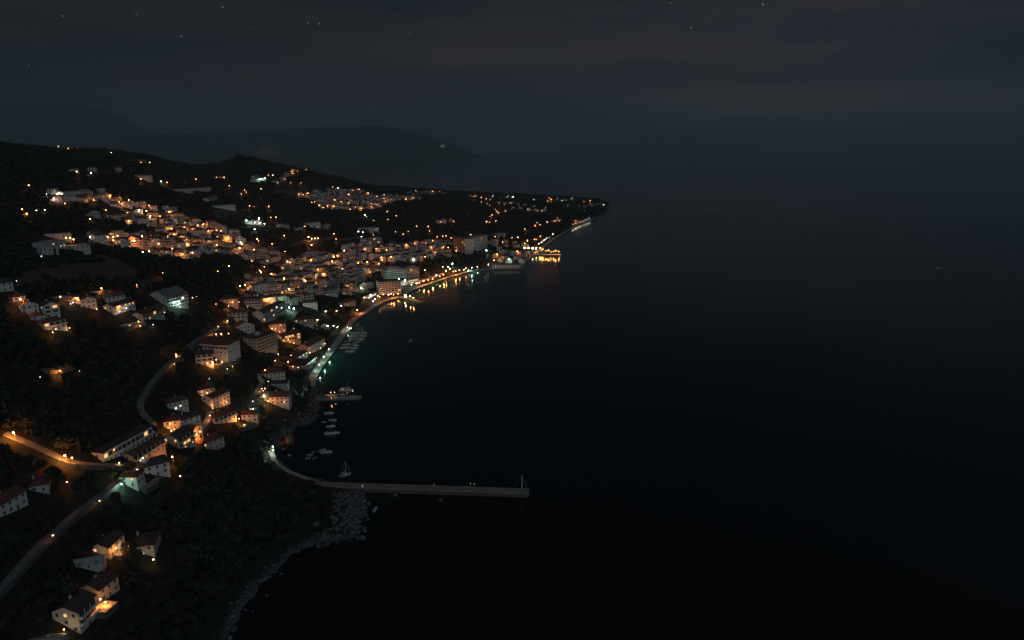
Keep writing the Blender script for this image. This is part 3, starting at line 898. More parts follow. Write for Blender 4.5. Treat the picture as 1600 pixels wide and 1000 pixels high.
# (front left, front right, depth, floors, roof, wall, roof material, label, extras)
HAND = [
    ((127, 990), (154, 962), 10, 3, 'gable', W_, BRN, 'white three storey house with long balconies beside the glowing orange terrace', dict(balc=1)),
    ((158, 944), (187, 920), 9, 2, 'gable', PG, BRN, 'brown roofed house directly behind the orange terrace of the balconied house', dict()),
    ((40, 1036), (86, 1032), 10, 1, 'gable', G_, PAL, 'pale roofed house cut by the lower picture edge beside the green lit garden', dict(lit=0)),
    ((172, 876), (196, 853), 8, 2, 'gable', C_, BRN, 'small gabled house lit orange on its yard side, beside the star shaped roof', dict(lit=.15)),
    ((200, 866), (241, 861), 12, 1, 'hip', C_, BRN, 'low house under a wide many sided brown roof beside the orange lit gable', dict(lit=.1)),
    ((104, 893), (160, 884), 6, 1, 'gable', G_, PAL, 'long low grey roofed outbuilding just below the orange lit gabled house', dict(lit=0, fh=1.3, chim=False)),
    ((2, 812), (44, 786), 9, 2, 'gable', W_, TER, 'white red roofed house cut by the picture edge below the unlit cottage', dict(lit=.05)),
    ((46, 772), (77, 766), 9, 1, 'hip', G_, TER, 'unlit cottage with a dull red roof below the orange lane', dict(lit=0)),
    ((163, 729), (240, 685), 6.5, 2, 'flat', W_, SLT, 'very long white terrace block with square window bays above the orange lane', dict(cat='apartment block', name='apartment_block', balc=1, lit=.03, fh=3.3)),
    ((209, 730), (259, 700), 6, 2, 'gable', C_, TER, 'long red roofed terrace with warm lit bays, parallel to the white block', dict(lit=.15, balc=1)),
    ((228, 748), (266, 738), 10, 2, 'hip', W_, SLT, 'dark roofed white house with greenish walls above the green lit villa', dict(lit=0)),
    ((188, 760), (215, 760), 7, 2, 'hip', W_, TER, 'red roofed villa whose white wall glows green beside the street bend', dict(lit=.05, fh=2.3)),
    ((263, 645), (295, 637), 9, 2, 'hip', PG, BRN, 'pale green hipped house with one white lamp, uppermost beside the curving road', dict(lit=.08, litk='c')),
    ((257, 674), (281, 671), 10, 2, 'hip', C_, TER, 'round looking red hipped house with an arcade of orange lights', dict(lit=.5)),
    ((286, 671), (314, 661), 9, 2, 'gable', W_, SLT, 'white house with stepped dark roofs between the arcade house and the orange lane', dict(lit=.05)),
    ((281, 708), (305, 692), 10, 3, 'gable', C_, BRN, 'orange lit gabled house at the sharp lower corner of the lane cluster', dict(lit=.3, balc=1)),
    ((301, 687), (317, 679), 6, 2, 'cross', C_, BRN, 'narrow orange lit house squeezed between the stepped white house and the lane', dict(lit=.25)),
    ((317, 709), (351, 696), 9, 2, 'hip', R_, TER, 'red hipped house glowing pink beside the lane, nearest to the dark wood', dict(lit=.05)),
    ((312, 623), (337, 618), 8, 2, 'hip', C_, BRN, 'brown hipped house with orange lit arches, topmost of the lane cluster', dict(lit=.4)),
    ((333, 642), (360, 629), 9, 3, 'gable', W_, TER, 'tall white gabled house joined to the orange arched house', dict(lit=.08)),
    ((336, 668), (370, 654), 9, 2, 'hip', W_, TER, 'red hipped white house with terraces between the tall gable and the garden house', dict(lit=.04, balc=1)),
    ((378, 661), (403, 659), 8, 2, 'gable', W_, TER, 'plain white red roofed house over the lit green lawn', dict(lit=0)),
    ((408, 596), (446, 592), 12, 2, 'hip', C_, TER, 'wide red hipped villa with an orange lit left corner near the shore', dict(lit=.05, balc=0)),
    ((420, 607), (450, 605), 8, 1, 'flat', G_, SLT, 'low dark flat roofed pavilion between the two large red roofed shore villas', dict(lit=0)),
    ((408, 633), (452, 631), 10, 2, 'gable', W_, TER, 'large red roofed shore villa with two orange lamps at its foot and roof windows', dict(lit=.03)),
    ((302, 551), (356, 555), 16, 2, 'hip', W_, TER, 'broad white hotel with a red roof and an orange lit roof terrace', dict(cat='hotel', name='hotel', lit=.05, fh=3.7, balc=1)),
    ((307, 573), (334, 570), 9, 3, 'gable', W_, BRN, 'white gabled house in front of the broad hotel, left of the lamp lit terrace row', dict(lit=.05, balc=1)),
    ((403, 556), (433, 544), 17, 5, 'flat', C_, SLT, 'five storey block ringed with balcony bands, one end lit yellow', dict(cat='apartment block', name='apartment_block', balc=3, lit=.03)),
    ((412, 507), (432, 497), 11, 4, 'gable', W_, BRN, 'four storey white block with recessed balconies beside the greenish wing', dict(cat='apartment block', name='apartment_block', balc=1, lit=.02)),
    ((432, 496), (447, 488), 9, 4, 'flat', PG, SLT, 'greenish floodlit wing behind the four storey white block', dict(cat='apartment block', name='apartment_block', balc=1, lit=.05, litk='c')),
    ((357, 504), (384, 503), 9, 3, 'hip', W_, BRN, 'three storey house at the bend of the road above the broad hotel', dict(balc=1)),
    ((370, 522), (398, 517), 9, 2, 'cross', W_, BRN, 'double gabled house between the broad hotel and the four storey white block', dict()),
    ((421, 521), (447, 519), 10, 3, 'hip', R_, BRN, 'hipped house with a row of orange windows behind the glowing orange house', dict(lit=.3)),
    ((441, 540), (470, 533), 10, 3, 'gable', OC, TER, 'house glowing orange on every terrace above the quayside restaurant row', dict(lit=.3, balc=2)),
    ((456, 509), (490, 507), 9, 2, 'hip', R_, TER, 'rosy hipped house beside the orange lit garden with one yellow lamp', dict(lit=.03)),
    ((483, 556), (508, 540), 11, 3, 'gable', R_, TER, 'pink fronted quayside house behind the glass restaurant', dict(lit=.08)),
    ((459, 566), (481, 554), 7, 1, 'gable', W_, TER, 'low restaurant with bright white gables behind the quay', dict(lit=.6, litk='c')),
    ((476, 577), (493, 563), 6, 1, 'flat', PG, SLT, 'flat topped restaurant with a band of white windows on the quay', dict(lit=1.0, litk='c', wx=1.9)),
    ((345, 478), (372, 476), 10, 2, 'hip', C_, BRN, 'hipped house over a long row of orange lamps at the wood edge', dict(lit=.1)),
    ((383, 482), (409, 480), 9, 3, 'hip', W_, BRN, 'pale three storey house right of the house with the orange lamp row', dict(balc=1)),
    ((411, 475), (431, 472), 9, 2, 'hip', R_, BRN, 'hipped house whose front glows orange in the middle of the lower town', dict(lit=.2)),
    ((505, 464), (528, 461), 10, 3, 'hip', W_, BRN, 'white three storey house standing alone at the seaward edge of the town', dict(balc=1)),
    ((474, 482), (496, 480), 9, 2, 'hip', W_, TER, 'two storey red roofed house just above the floodlit garden', dict()),
    ((538, 481), (556, 476), 10, 2, 'hip', R_, TER, 'red hipped house at the beach corner beside the orange lit terrace', dict(lit=.1)),
    ((592, 461), (627, 458), 14, 6, 'flat', W_, BRN, 'tall seafront hotel with pink lit balcony bays over the small pier', dict(cat='hotel', name='hotel', balc=1, lit=.03, wx=3.6)),
    ((600, 437), (630, 434), 12, 5, 'flat', G_, FLT, 'grey stepped hotel block right behind the tall seafront hotel', dict(cat='hotel', name='hotel', balc=1, lit=.02, tiers=1)),
    ((635, 436), (655, 432), 10, 5, 'flat', G_, FLT, 'grey hotel block above the teal lit terrace', dict(cat='hotel', name='hotel', balc=1, lit=.02, tiers=1)),
    ((728, 396), (761, 388), 16, 9, 'flat', W_, FLT, 'huge white slab hotel, long side of the tallest building', dict(cat='hotel', name='hotel', det=1, lit=.01, balc=1)),
    ((709, 392), (727, 396), 18, 9, 'flat', G_, FLT, 'banded end wing joined to the huge white slab hotel', dict(cat='hotel', name='hotel', det=1, lit=.01, balc=1)),
    ((577, 389), (597, 387), 12, 6, 'flat', G_, FLT, 'six storey grey tower block at the top of the town', dict(cat='apartment block', name='apartment_block', det=1, balc=1)),
    ((560, 364), (592, 363), 12, 3, 'flat', W_, FLT, 'long white block with a yellow lamp above the tower block', dict(cat='apartment block', name='apartment_block', det=1)),
    ((384, 352), (409, 350), 12, 2, 'flat', PG, FLT, 'floodlit white hall shining green on the dark slope', dict(det=1, lit=.5, litk='c', cat='hall', name='hall')),
    ((480, 357), (501, 355), 12, 3, 'flat', W_, FLT, 'grey block over the row of orange lamps on the dark slope', dict(det=1, cat='apartment block', name='apartment_block')),
    ((70, 392), (104, 386), 12, 2, 'flat', PG, PAL, 'upper long white school wing on the slope edge', dict(det=1, cat='school', name='school_wing')),
    ((67, 400), (92, 397), 9, 2, 'flat', PG, PAL, 'lower long white school wing beside the bright bluish lamp', dict(det=1, cat='school', name='school_wing')),
    ((111, 397), (142, 394), 16, 2, 'flat', PG, PAL, 'separate white school building above the brown field', dict(det=1, cat='school', name='school_wing')),
    ((62, 374), (112, 371), 10, 1, 'flat', G_, PAL, 'low grey building behind the school wings beside three orange lamps', dict(det=1)),
    ((-6, 458), (22, 453), 10, 2, 'gable', W_, SLT, 'white gabled house cut by the picture edge near the brown field', dict()),
    ((22, 479), (42, 476), 9, 2, 'hip', C_, TER, 'hipped house lit orange by its own lamp at the picture edge', dict(lit=.1)),
    ((34, 493), (62, 489), 9, 2, 'cross', W_, BRN, 'white double gabled house just below the orange lit hipped house', dict()),
    ((49, 503), (72, 499), 8, 1, 'hip', W_, BRN, 'small low white house between the double gabled house and the yellow terrace house', dict(lit=0)),
    ((70, 520), (105, 512), 9, 2, 'hip', W_, BRN, 'white house with yellow lamps along its terrace, lowest of the outlying hamlet', dict(balc=1, lit=.05)),
    ((70, 499), (95, 495), 9, 3, 'cross', W_, BRN, 'three storey white house above the yellow terrace house', dict(balc=1)),
    ((100, 473), (124, 471), 9, 1, 'hip', C_, TER, 'low red roofed house between the orange yard and the white gable', dict(lit=.3)),
    ((127, 483), (152, 480), 9, 2, 'cross', W_, BRN, 'white gable front in the middle of the outlying hamlet', dict()),
    ((168, 477), (197, 472), 9, 2, 'gable', W_, BRN, 'white gabled house right of the lone orange yard lamp', dict()),
    ((178, 492), (212, 482), 9, 2, 'gable', W_, BRN, 'low white house with four small bright lamps on its front', dict(lit=.35)),
    ((262, 486), (294, 477), 20, 4, 'gable', W_, FLT, 'large grey block with white balcony bands on the wooded slope', dict(cat='apartment block', name='apartment_block', balc=1, lit=.03, litk='c')),
    ((224, 505), (257, 492), 9, 2, 'gable', C_, TER, 'long red roofed house with a pillared porch beside the orange lit yard', dict(lit=.05, balc=1)),
    ((770, 421), (812, 421), 9, 2, 'flat', W_, FLT, 'white boathouse row standing on the corner quay', dict(det=1, wx=4, cat='boathouse', name='boathouse')),
    ((622, 448), (655, 441), 9, 2, 'flat', PG, FLT, 'teal floodlit terrace building between the grey hotel block and the promenade', dict(lit=.5, litk='c', det=1)),
    ((656, 441), (672, 436), 8, 1, 'gable', C_, TER, 'low orange lit cafe at the start of the long promenade', dict(lit=.4, det=1, cat='cafe', name='cafe')),
    ((675, 435), (692, 429), 8, 1, 'gable', C_, TER, 'second orange lit cafe along the long promenade', dict(lit=.4, det=1, cat='cafe', name='cafe')),
    ((577, 467), (588, 461), 6, 1, 'gable', W_, PAL, 'small kiosk with a white lit gable on the beach corner', dict(lit=1, litk='c', det=2, wx=1.6, cat='kiosk', name='kiosk')),
    ((277, 302), (302, 300), 8, 2, 'flat', W_, FLT, 'first half of the long white row high on the dark slope', dict(det=0)),
    ((306, 300), (330, 298), 8, 2, 'flat', W_, FLT, 'second half of the long white row high on the dark slope', dict(det=0)),
    ((333, 328), (368, 326), 9, 2, 'flat', W_, FLT, 'white terrace row alone below the slope farm', dict(det=0)),
    ((397, 284), (416, 282), 10, 2, 'flat', W_, FLT, 'floodlit white villa under the bare hilltop', dict(det=0)),
    ((398, 279), (405, 278), 8, 2, 'hip', W_, FLT, 'small house behind the floodlit villa under the bare hilltop', dict(det=0)),
    ((326, 316), (340, 312), 8, 2, 'hip', W_, FLT, 'slope farm above the lone white terrace row', dict(det=0)),
    ((340, 281), (352, 280), 9, 2, 'hip', C_, TER, 'orange lit house on the saddle below the bare hilltop', dict(det=0)),
    ((206, 255), (228, 254), 9, 2, 'hip', C_, BRN, 'orange lit farm just under the hill crest', dict(det=0)),
    ((212, 280), (234, 280), 9, 2, 'hip', W_, BRN, 'pale farm halfway up the dark hill', dict(det=0)),
    ((773, 372), (790, 370), 9, 3, 'hip', G_, BRN, 'grey three storey house beside the huge slab hotel', dict(det=0)),
    ((865, 348), (878, 346), 9, 2, 'hip', C_, TER, 'house lit orange on both floors above the far promenade', dict(det=0)),
    ((100, 308), (128, 306), 9, 2, 'flat', W_, FLT, 'wide white house at the top of the upper estate', dict(det=0)),
]
for (a, b_, D, fl, rf, wl, rm, lab, kw) in HAND:
    house(a, b_, D, fl, rf, WALLS[wl], ROOFS[rm], lab, **kw)

ORD = 'zeroth first second third fourth fifth sixth seventh eighth ninth tenth eleventh twelfth thirteenth fourteenth fifteenth sixteenth seventeenth eighteenth nineteenth twentieth'.split()


def ordw(n):
    if n < len(ORD): return ORD[n]
    t_ = {2: 'twenty', 3: 'thirty', 4: 'forty', 5: 'fifty', 6: 'sixty', 7: 'seventy'}[n // 10]
    return (t_ + '-' + ORD[n % 10]) if n % 10 else t_[:-1] + 'ieth'


# rows of houses: (where, pixel line of the house fronts, spacing in metres, floors, share of flat roofs)
ROWS = [
    ('topmost white row of the upper estate', [(86, 304), (120, 303), (158, 302)], 17, (2, 2), .8),
    ('second row of the upper estate', [(92, 314), (125, 313), (160, 309)], 18, (2, 2), .7),
    ('curving row below the upper estate', [(166, 312), (190, 318), (215, 322), (240, 328), (266, 336)], 17, (2, 2), .3),
    ('inner row below the upper estate', [(186, 324), (205, 330), (235, 338), (268, 345)], 17, (2, 2), .3),
    ('lane end under the upper estate', [(152, 340), (182, 344)], 18, (2, 2), .3),
    ('lower lane under the upper estate', [(198, 346), (230, 348), (264, 352)], 20, (2, 3), .3),
    ('crest row of the hillside quarter', [(286, 348), (310, 353), (340, 359), (364, 367)], 16, (2, 3), .2),
    ('second row of the hillside quarter', [(262, 357), (300, 362), (335, 369), (370, 377), (386, 385)], 15, (2, 3), .2),
    ('long third row of the hillside quarter', [(152, 376), (190, 375), (232, 373), (275, 373), (320, 379), (362, 388)], 16, (2, 3), .2),
    ('fourth row of the hillside quarter', [(188, 385), (220, 385), (260, 384), (300, 391), (345, 395), (376, 396)], 16, (2, 3), .2),
    ('bottom row of the hillside quarter', [(246, 399), (275, 400), (302, 400)], 17, (2, 2), .2),
    ('short row linking hillside and town', [(384, 386), (402, 394), (422, 403)], 16, (2, 3), .2),
    ('lower row linking hillside and town', [(388, 403), (410, 408), (432, 409)], 16, (2, 3), .2),
    ('back row of the town', [(478, 403), (495, 402), (512, 400)], 16, (2, 3), .3),
    ('second row of the town', [(432, 412), (455, 413), (482, 412), (508, 409)], 16, (2, 3), .3),
    ('tower block terrace', [(542, 394), (560, 388), (575, 383)], 17, (3, 4), .7),
    ('steps below the tower block', [(536, 405), (560, 400), (590, 396), (612, 391)], 16, (3, 4), .5),
    ('row in front of the tower block', [(520, 414), (550, 410), (580, 407), (612, 403), (640, 398)], 16, (3, 3), .4),
    ('third row of the town', [(426, 434), (446, 436), (470, 430), (500, 426), (530, 422), (560, 418), (592, 416)], 16, (2, 3), .3),
    ('fourth row of the town', [(440, 446), (475, 442), (500, 437), (530, 432), (555, 428), (580, 425)], 16, (3, 3), .3),
    ('fifth row of the town', [(396, 454), (415, 455), (440, 455), (465, 452), (490, 448), (515, 443), (540, 437), (562, 434)], 17, (3, 3), .3),
    ('sixth row of the town', [(425, 465), (450, 462), (480, 458), (505, 451), (530, 446), (552, 443)], 17, (2, 3), .3),
    ('short inner row of the town', [(452, 424), (480, 422), (520, 417)], 16, (2, 3), .3),
    ('inner lane of the town', [(540, 425), (570, 422), (598, 420)], 16, (2, 3), .3),
    ('seaward lane of the town', [(510, 458), (535, 452), (560, 448)], 17, (2, 3), .3),
    ('west lane of the town', [(398, 440), (420, 443)], 17, (2, 3), .2),
    ('middle lane of the hillside quarter', [(250, 368), (290, 374), (330, 384)], 16, (2, 3), .2),
    ('low lane of the hillside quarter', [(205, 380), (240, 379), (290, 382), (320, 387)], 16, (2, 3), .2),
    ('edge lane of the upper estate', [(232, 322), (262, 330), (286, 340)], 17, (2, 2), .3),
    ('upper lane of the headland village', [(505, 306), (540, 308), (580, 308)], 20, (2, 2), .5),
    ('seventh row of the town', [(376, 469), (396, 470)], 17, (2, 2), .1),
    ('eighth row of the town', [(438, 474), (458, 470), (478, 466)], 17, (2, 3), .2),
    ('garden row above the floodlit garden', [(540, 455), (558, 458), (578, 452)], 17, (2, 3), .3),
    ('back row behind the slab hotel', [(622, 389), (650, 385), (680, 381), (702, 379)], 18, (2, 3), .4),
    ('slope row beside the slab hotel', [(602, 402), (640, 404), (668, 399), (700, 395)], 18, (2, 3), .3),
    ('park edge near the slab hotel', [(650, 393), (690, 390)], 18, (2, 3), .3),
    ('old quarter back row', [(768, 380), (790, 381), (816, 384)], 17, (2, 3), .2),
    ('old quarter front row', [(766, 391), (788, 395), (812, 398)], 17, (2, 3), .2),
    ('old quarter corner row', [(774, 404), (808, 406)], 17, (2, 2), .2),
    ('crest row of the headland village', [(515, 298), (540, 299), (562, 299)], 19, (2, 2), .5),
    ('second row of the headland village', [(492, 302), (520, 304), (550, 306), (582, 306)], 19, (2, 3), .5),
    ('third row of the headland village', [(470, 307), (500, 310), (530, 312), (560, 311), (590, 310), (640, 309)], 20, (2, 3), .5),
    ('fourth row of the headland village', [(492, 315), (520, 318), (550, 318), (580, 316), (612, 313), (650, 309)], 20, (2, 3), .5),
    ('front row of the headland village', [(498, 324), (525, 325), (550, 327), (575, 325), (592, 321)], 20, (2, 3), .5),
    ('ridge row past the headland village', [(640, 303), (664, 302), (688, 301)], 24, (2, 2), .5),
    ('upper row of the far cape', [(770, 311), (785, 311), (802, 310)], 24, (2, 2), .5),
    ('middle row of the far cape', [(776, 319), (800, 319), (835, 324)], 24, (2, 2), .5),
    ('lower row of the far cape', [(803, 327), (835, 330), (850, 331)], 22, (2, 2), .5),
    ('outer row of the far cape', [(845, 314), (880, 314), (902, 314)], 30, (2, 2), .5),
    ('point of the far cape', [(888, 323), (908, 324), (940, 321)], 30, (2, 2), .5),
    ('scattered row on the dark slope', [(434, 356), (450, 357), (470, 361)], 20, (2, 2), .5),
    ('lower scattered row on the dark slope', [(502, 358), (515, 355)], 20, (2, 2), .5),
    ('lane under the bare hilltop', [(434, 286), (448, 276), (462, 268)], 40, (2, 2), .4),
    ('farm lane under the hill crest', [(122, 271), (150, 268), (186, 268)], 42, (2, 2), .4),
    ('house group over the cape promenade', [(690, 349), (706, 348)], 20, (2, 3), .6),
]
_inf = []
for (where, pxs, sp, fr, pf) in ROWS:
    if any(q in where for q in ('town', 'hillside', 'tower', 'estate', 'headland', 'slab', 'old quarter')):
        dy = 5.5 if pxs[0][1] > 400 else (4.2 if pxs[0][1] > 340 else 2.6)
        _inf.append(('tucked below ' + where, [(x + 5, y + dy) for x, y in pxs], sp * 1.15, fr, pf))
ROWS += _inf
ROWPTS = []
SPEC = []
for (where, pxs, sp, (f0, f1), pf) in ROWS:
    dens = []
    for (x0, y0), (x1, y1) in zip(pxs[:-1], pxs[1:]):
        for q in np.linspace(0, 1, 6)[:-1]: dens.append((x0 + (x1 - x0) * q, y0 + (y1 - y0) * q))
    dens.append(pxs[-1])
    if not where.startswith('tucked'):
        for q in dens: ROWPTS.append((q[0], q[1], where))
    L3 = [q for q in (ground(*q) for q in dens) if q is not None]
    if len(L3) < 2: continue
    ln = poly_line(L3, sp * 1.1)
    if not where.startswith('tucked'): road('street', [(x, y + (3 if y > 400 else 2)) for x, y in pxs], 4.5, ASPH, 8, .2)
    k = 0
    for i in range(len(ln)):
        p_ = ln[i].copy()
        p_[0] += _rc.uniform(-3, 3); p_[1] += _rc.uniform(-8, 8)
        p_[2] = float(hgt(p_[0], p_[1]))
        if any(math.hypot(p_[0] - b0, p_[1] - b1) < (b2 + 9) * .47 for b0, b1, b2 in BUILT): continue
        a_, b_ = ln[max(i - 1, 0)], ln[min(i + 1, len(ln) - 1)]
        yaw = math.atan2(b_[1] - a_[1], b_[0] - a_[0])
        if math.cos(yaw) < 0: yaw += math.pi
        yaw = max(-.9, min(.9, yaw)) * .6 + _rc.uniform(-.6, .6) + .2
        L = _rc.uniform(8, min(sp - 3, 13)); D = _rc.uniform(8, 10.5)
        u = np.array([math.cos(yaw), math.sin(yaw), 0])
        fl = _rc.randint(f0, f1)
        wl = _rc.choices(range(6), (5, 3, 4, 2, 1, 1))[0]
        if _rc.random() < pf: rf, rm = 'flat', FLT
        else: rf, rm = _rc.choice(['hip', 'gable', 'hip', 'cross']), _rc.choice([TER, BRN, BRN])
        k += 1
        cnt = 'house'
        lab = f"{WNAME[wl]} {RNAME[rm]} house, {ordw(k)} from inland end, {where}"
        BUILT.append((p_[0], p_[1], L))
        SPEC.append((math.hypot(p_[0], p_[1]), p_ - u * L / 2, p_ + u * L / 2, D, fl, rf, wl, rm, lab, where, _rc.choice([0, 1, 1])))
SPEC.sort(key=lambda q: q[0])
n_hand = sum(1 for q in HAND if q[8].get('name', 'house') == 'house')
KEEP = 294 - n_hand
for q in SPEC[:KEEP]:
    house(q[1], q[2], q[3], q[4], q[5], WALLS[q[6]], ROOFS[q[7]], q[8], group='houses of the ' + q[9], lit=.05, balc=q[10])
# the farthest rows, past three hundred houses, are one mass
fb = MB()
for q in SPEC[KEEP:]:
    o = house(q[1], q[2], q[3], q[4], q[5], WALLS[q[6]], ROOFS[q[7]], None, det=0)
    mw = o.matrix_basis.copy()
    from mathutils import Matrix
    mw = Matrix.Translation(o.location) @ o.rotation_euler.to_matrix().to_4x4()
    base = len(fb.v)
    fb.v += [tuple(mw @ v.co) for v in o.data.vertices]
    off = {0: (q[6] % 3), 1: 3 + (0 if q[7] == FLT else 1), 2: 5}
    for f in o.data.polygons:
        fb.f.append([base + x for x in f.vertices]); fb.m.append(off[f.material_index])
    me_ = o.data; bpy.data.objects.remove(o); bpy.data.meshes.remove(me_)
if fb.v:
    tag(fb.build('distant_houses', [WALLS[0], WALLS[1], WALLS[2], ROOFS[FLT], ROOFS[BRN], GLASS]), 'farthest small pale houses of the headland village and the cape', 'houses', kind='stuff')
nh = len(HAND) + len(SPEC)
print('far houses', len(SPEC) - KEEP)
print('HOUSES', nh)

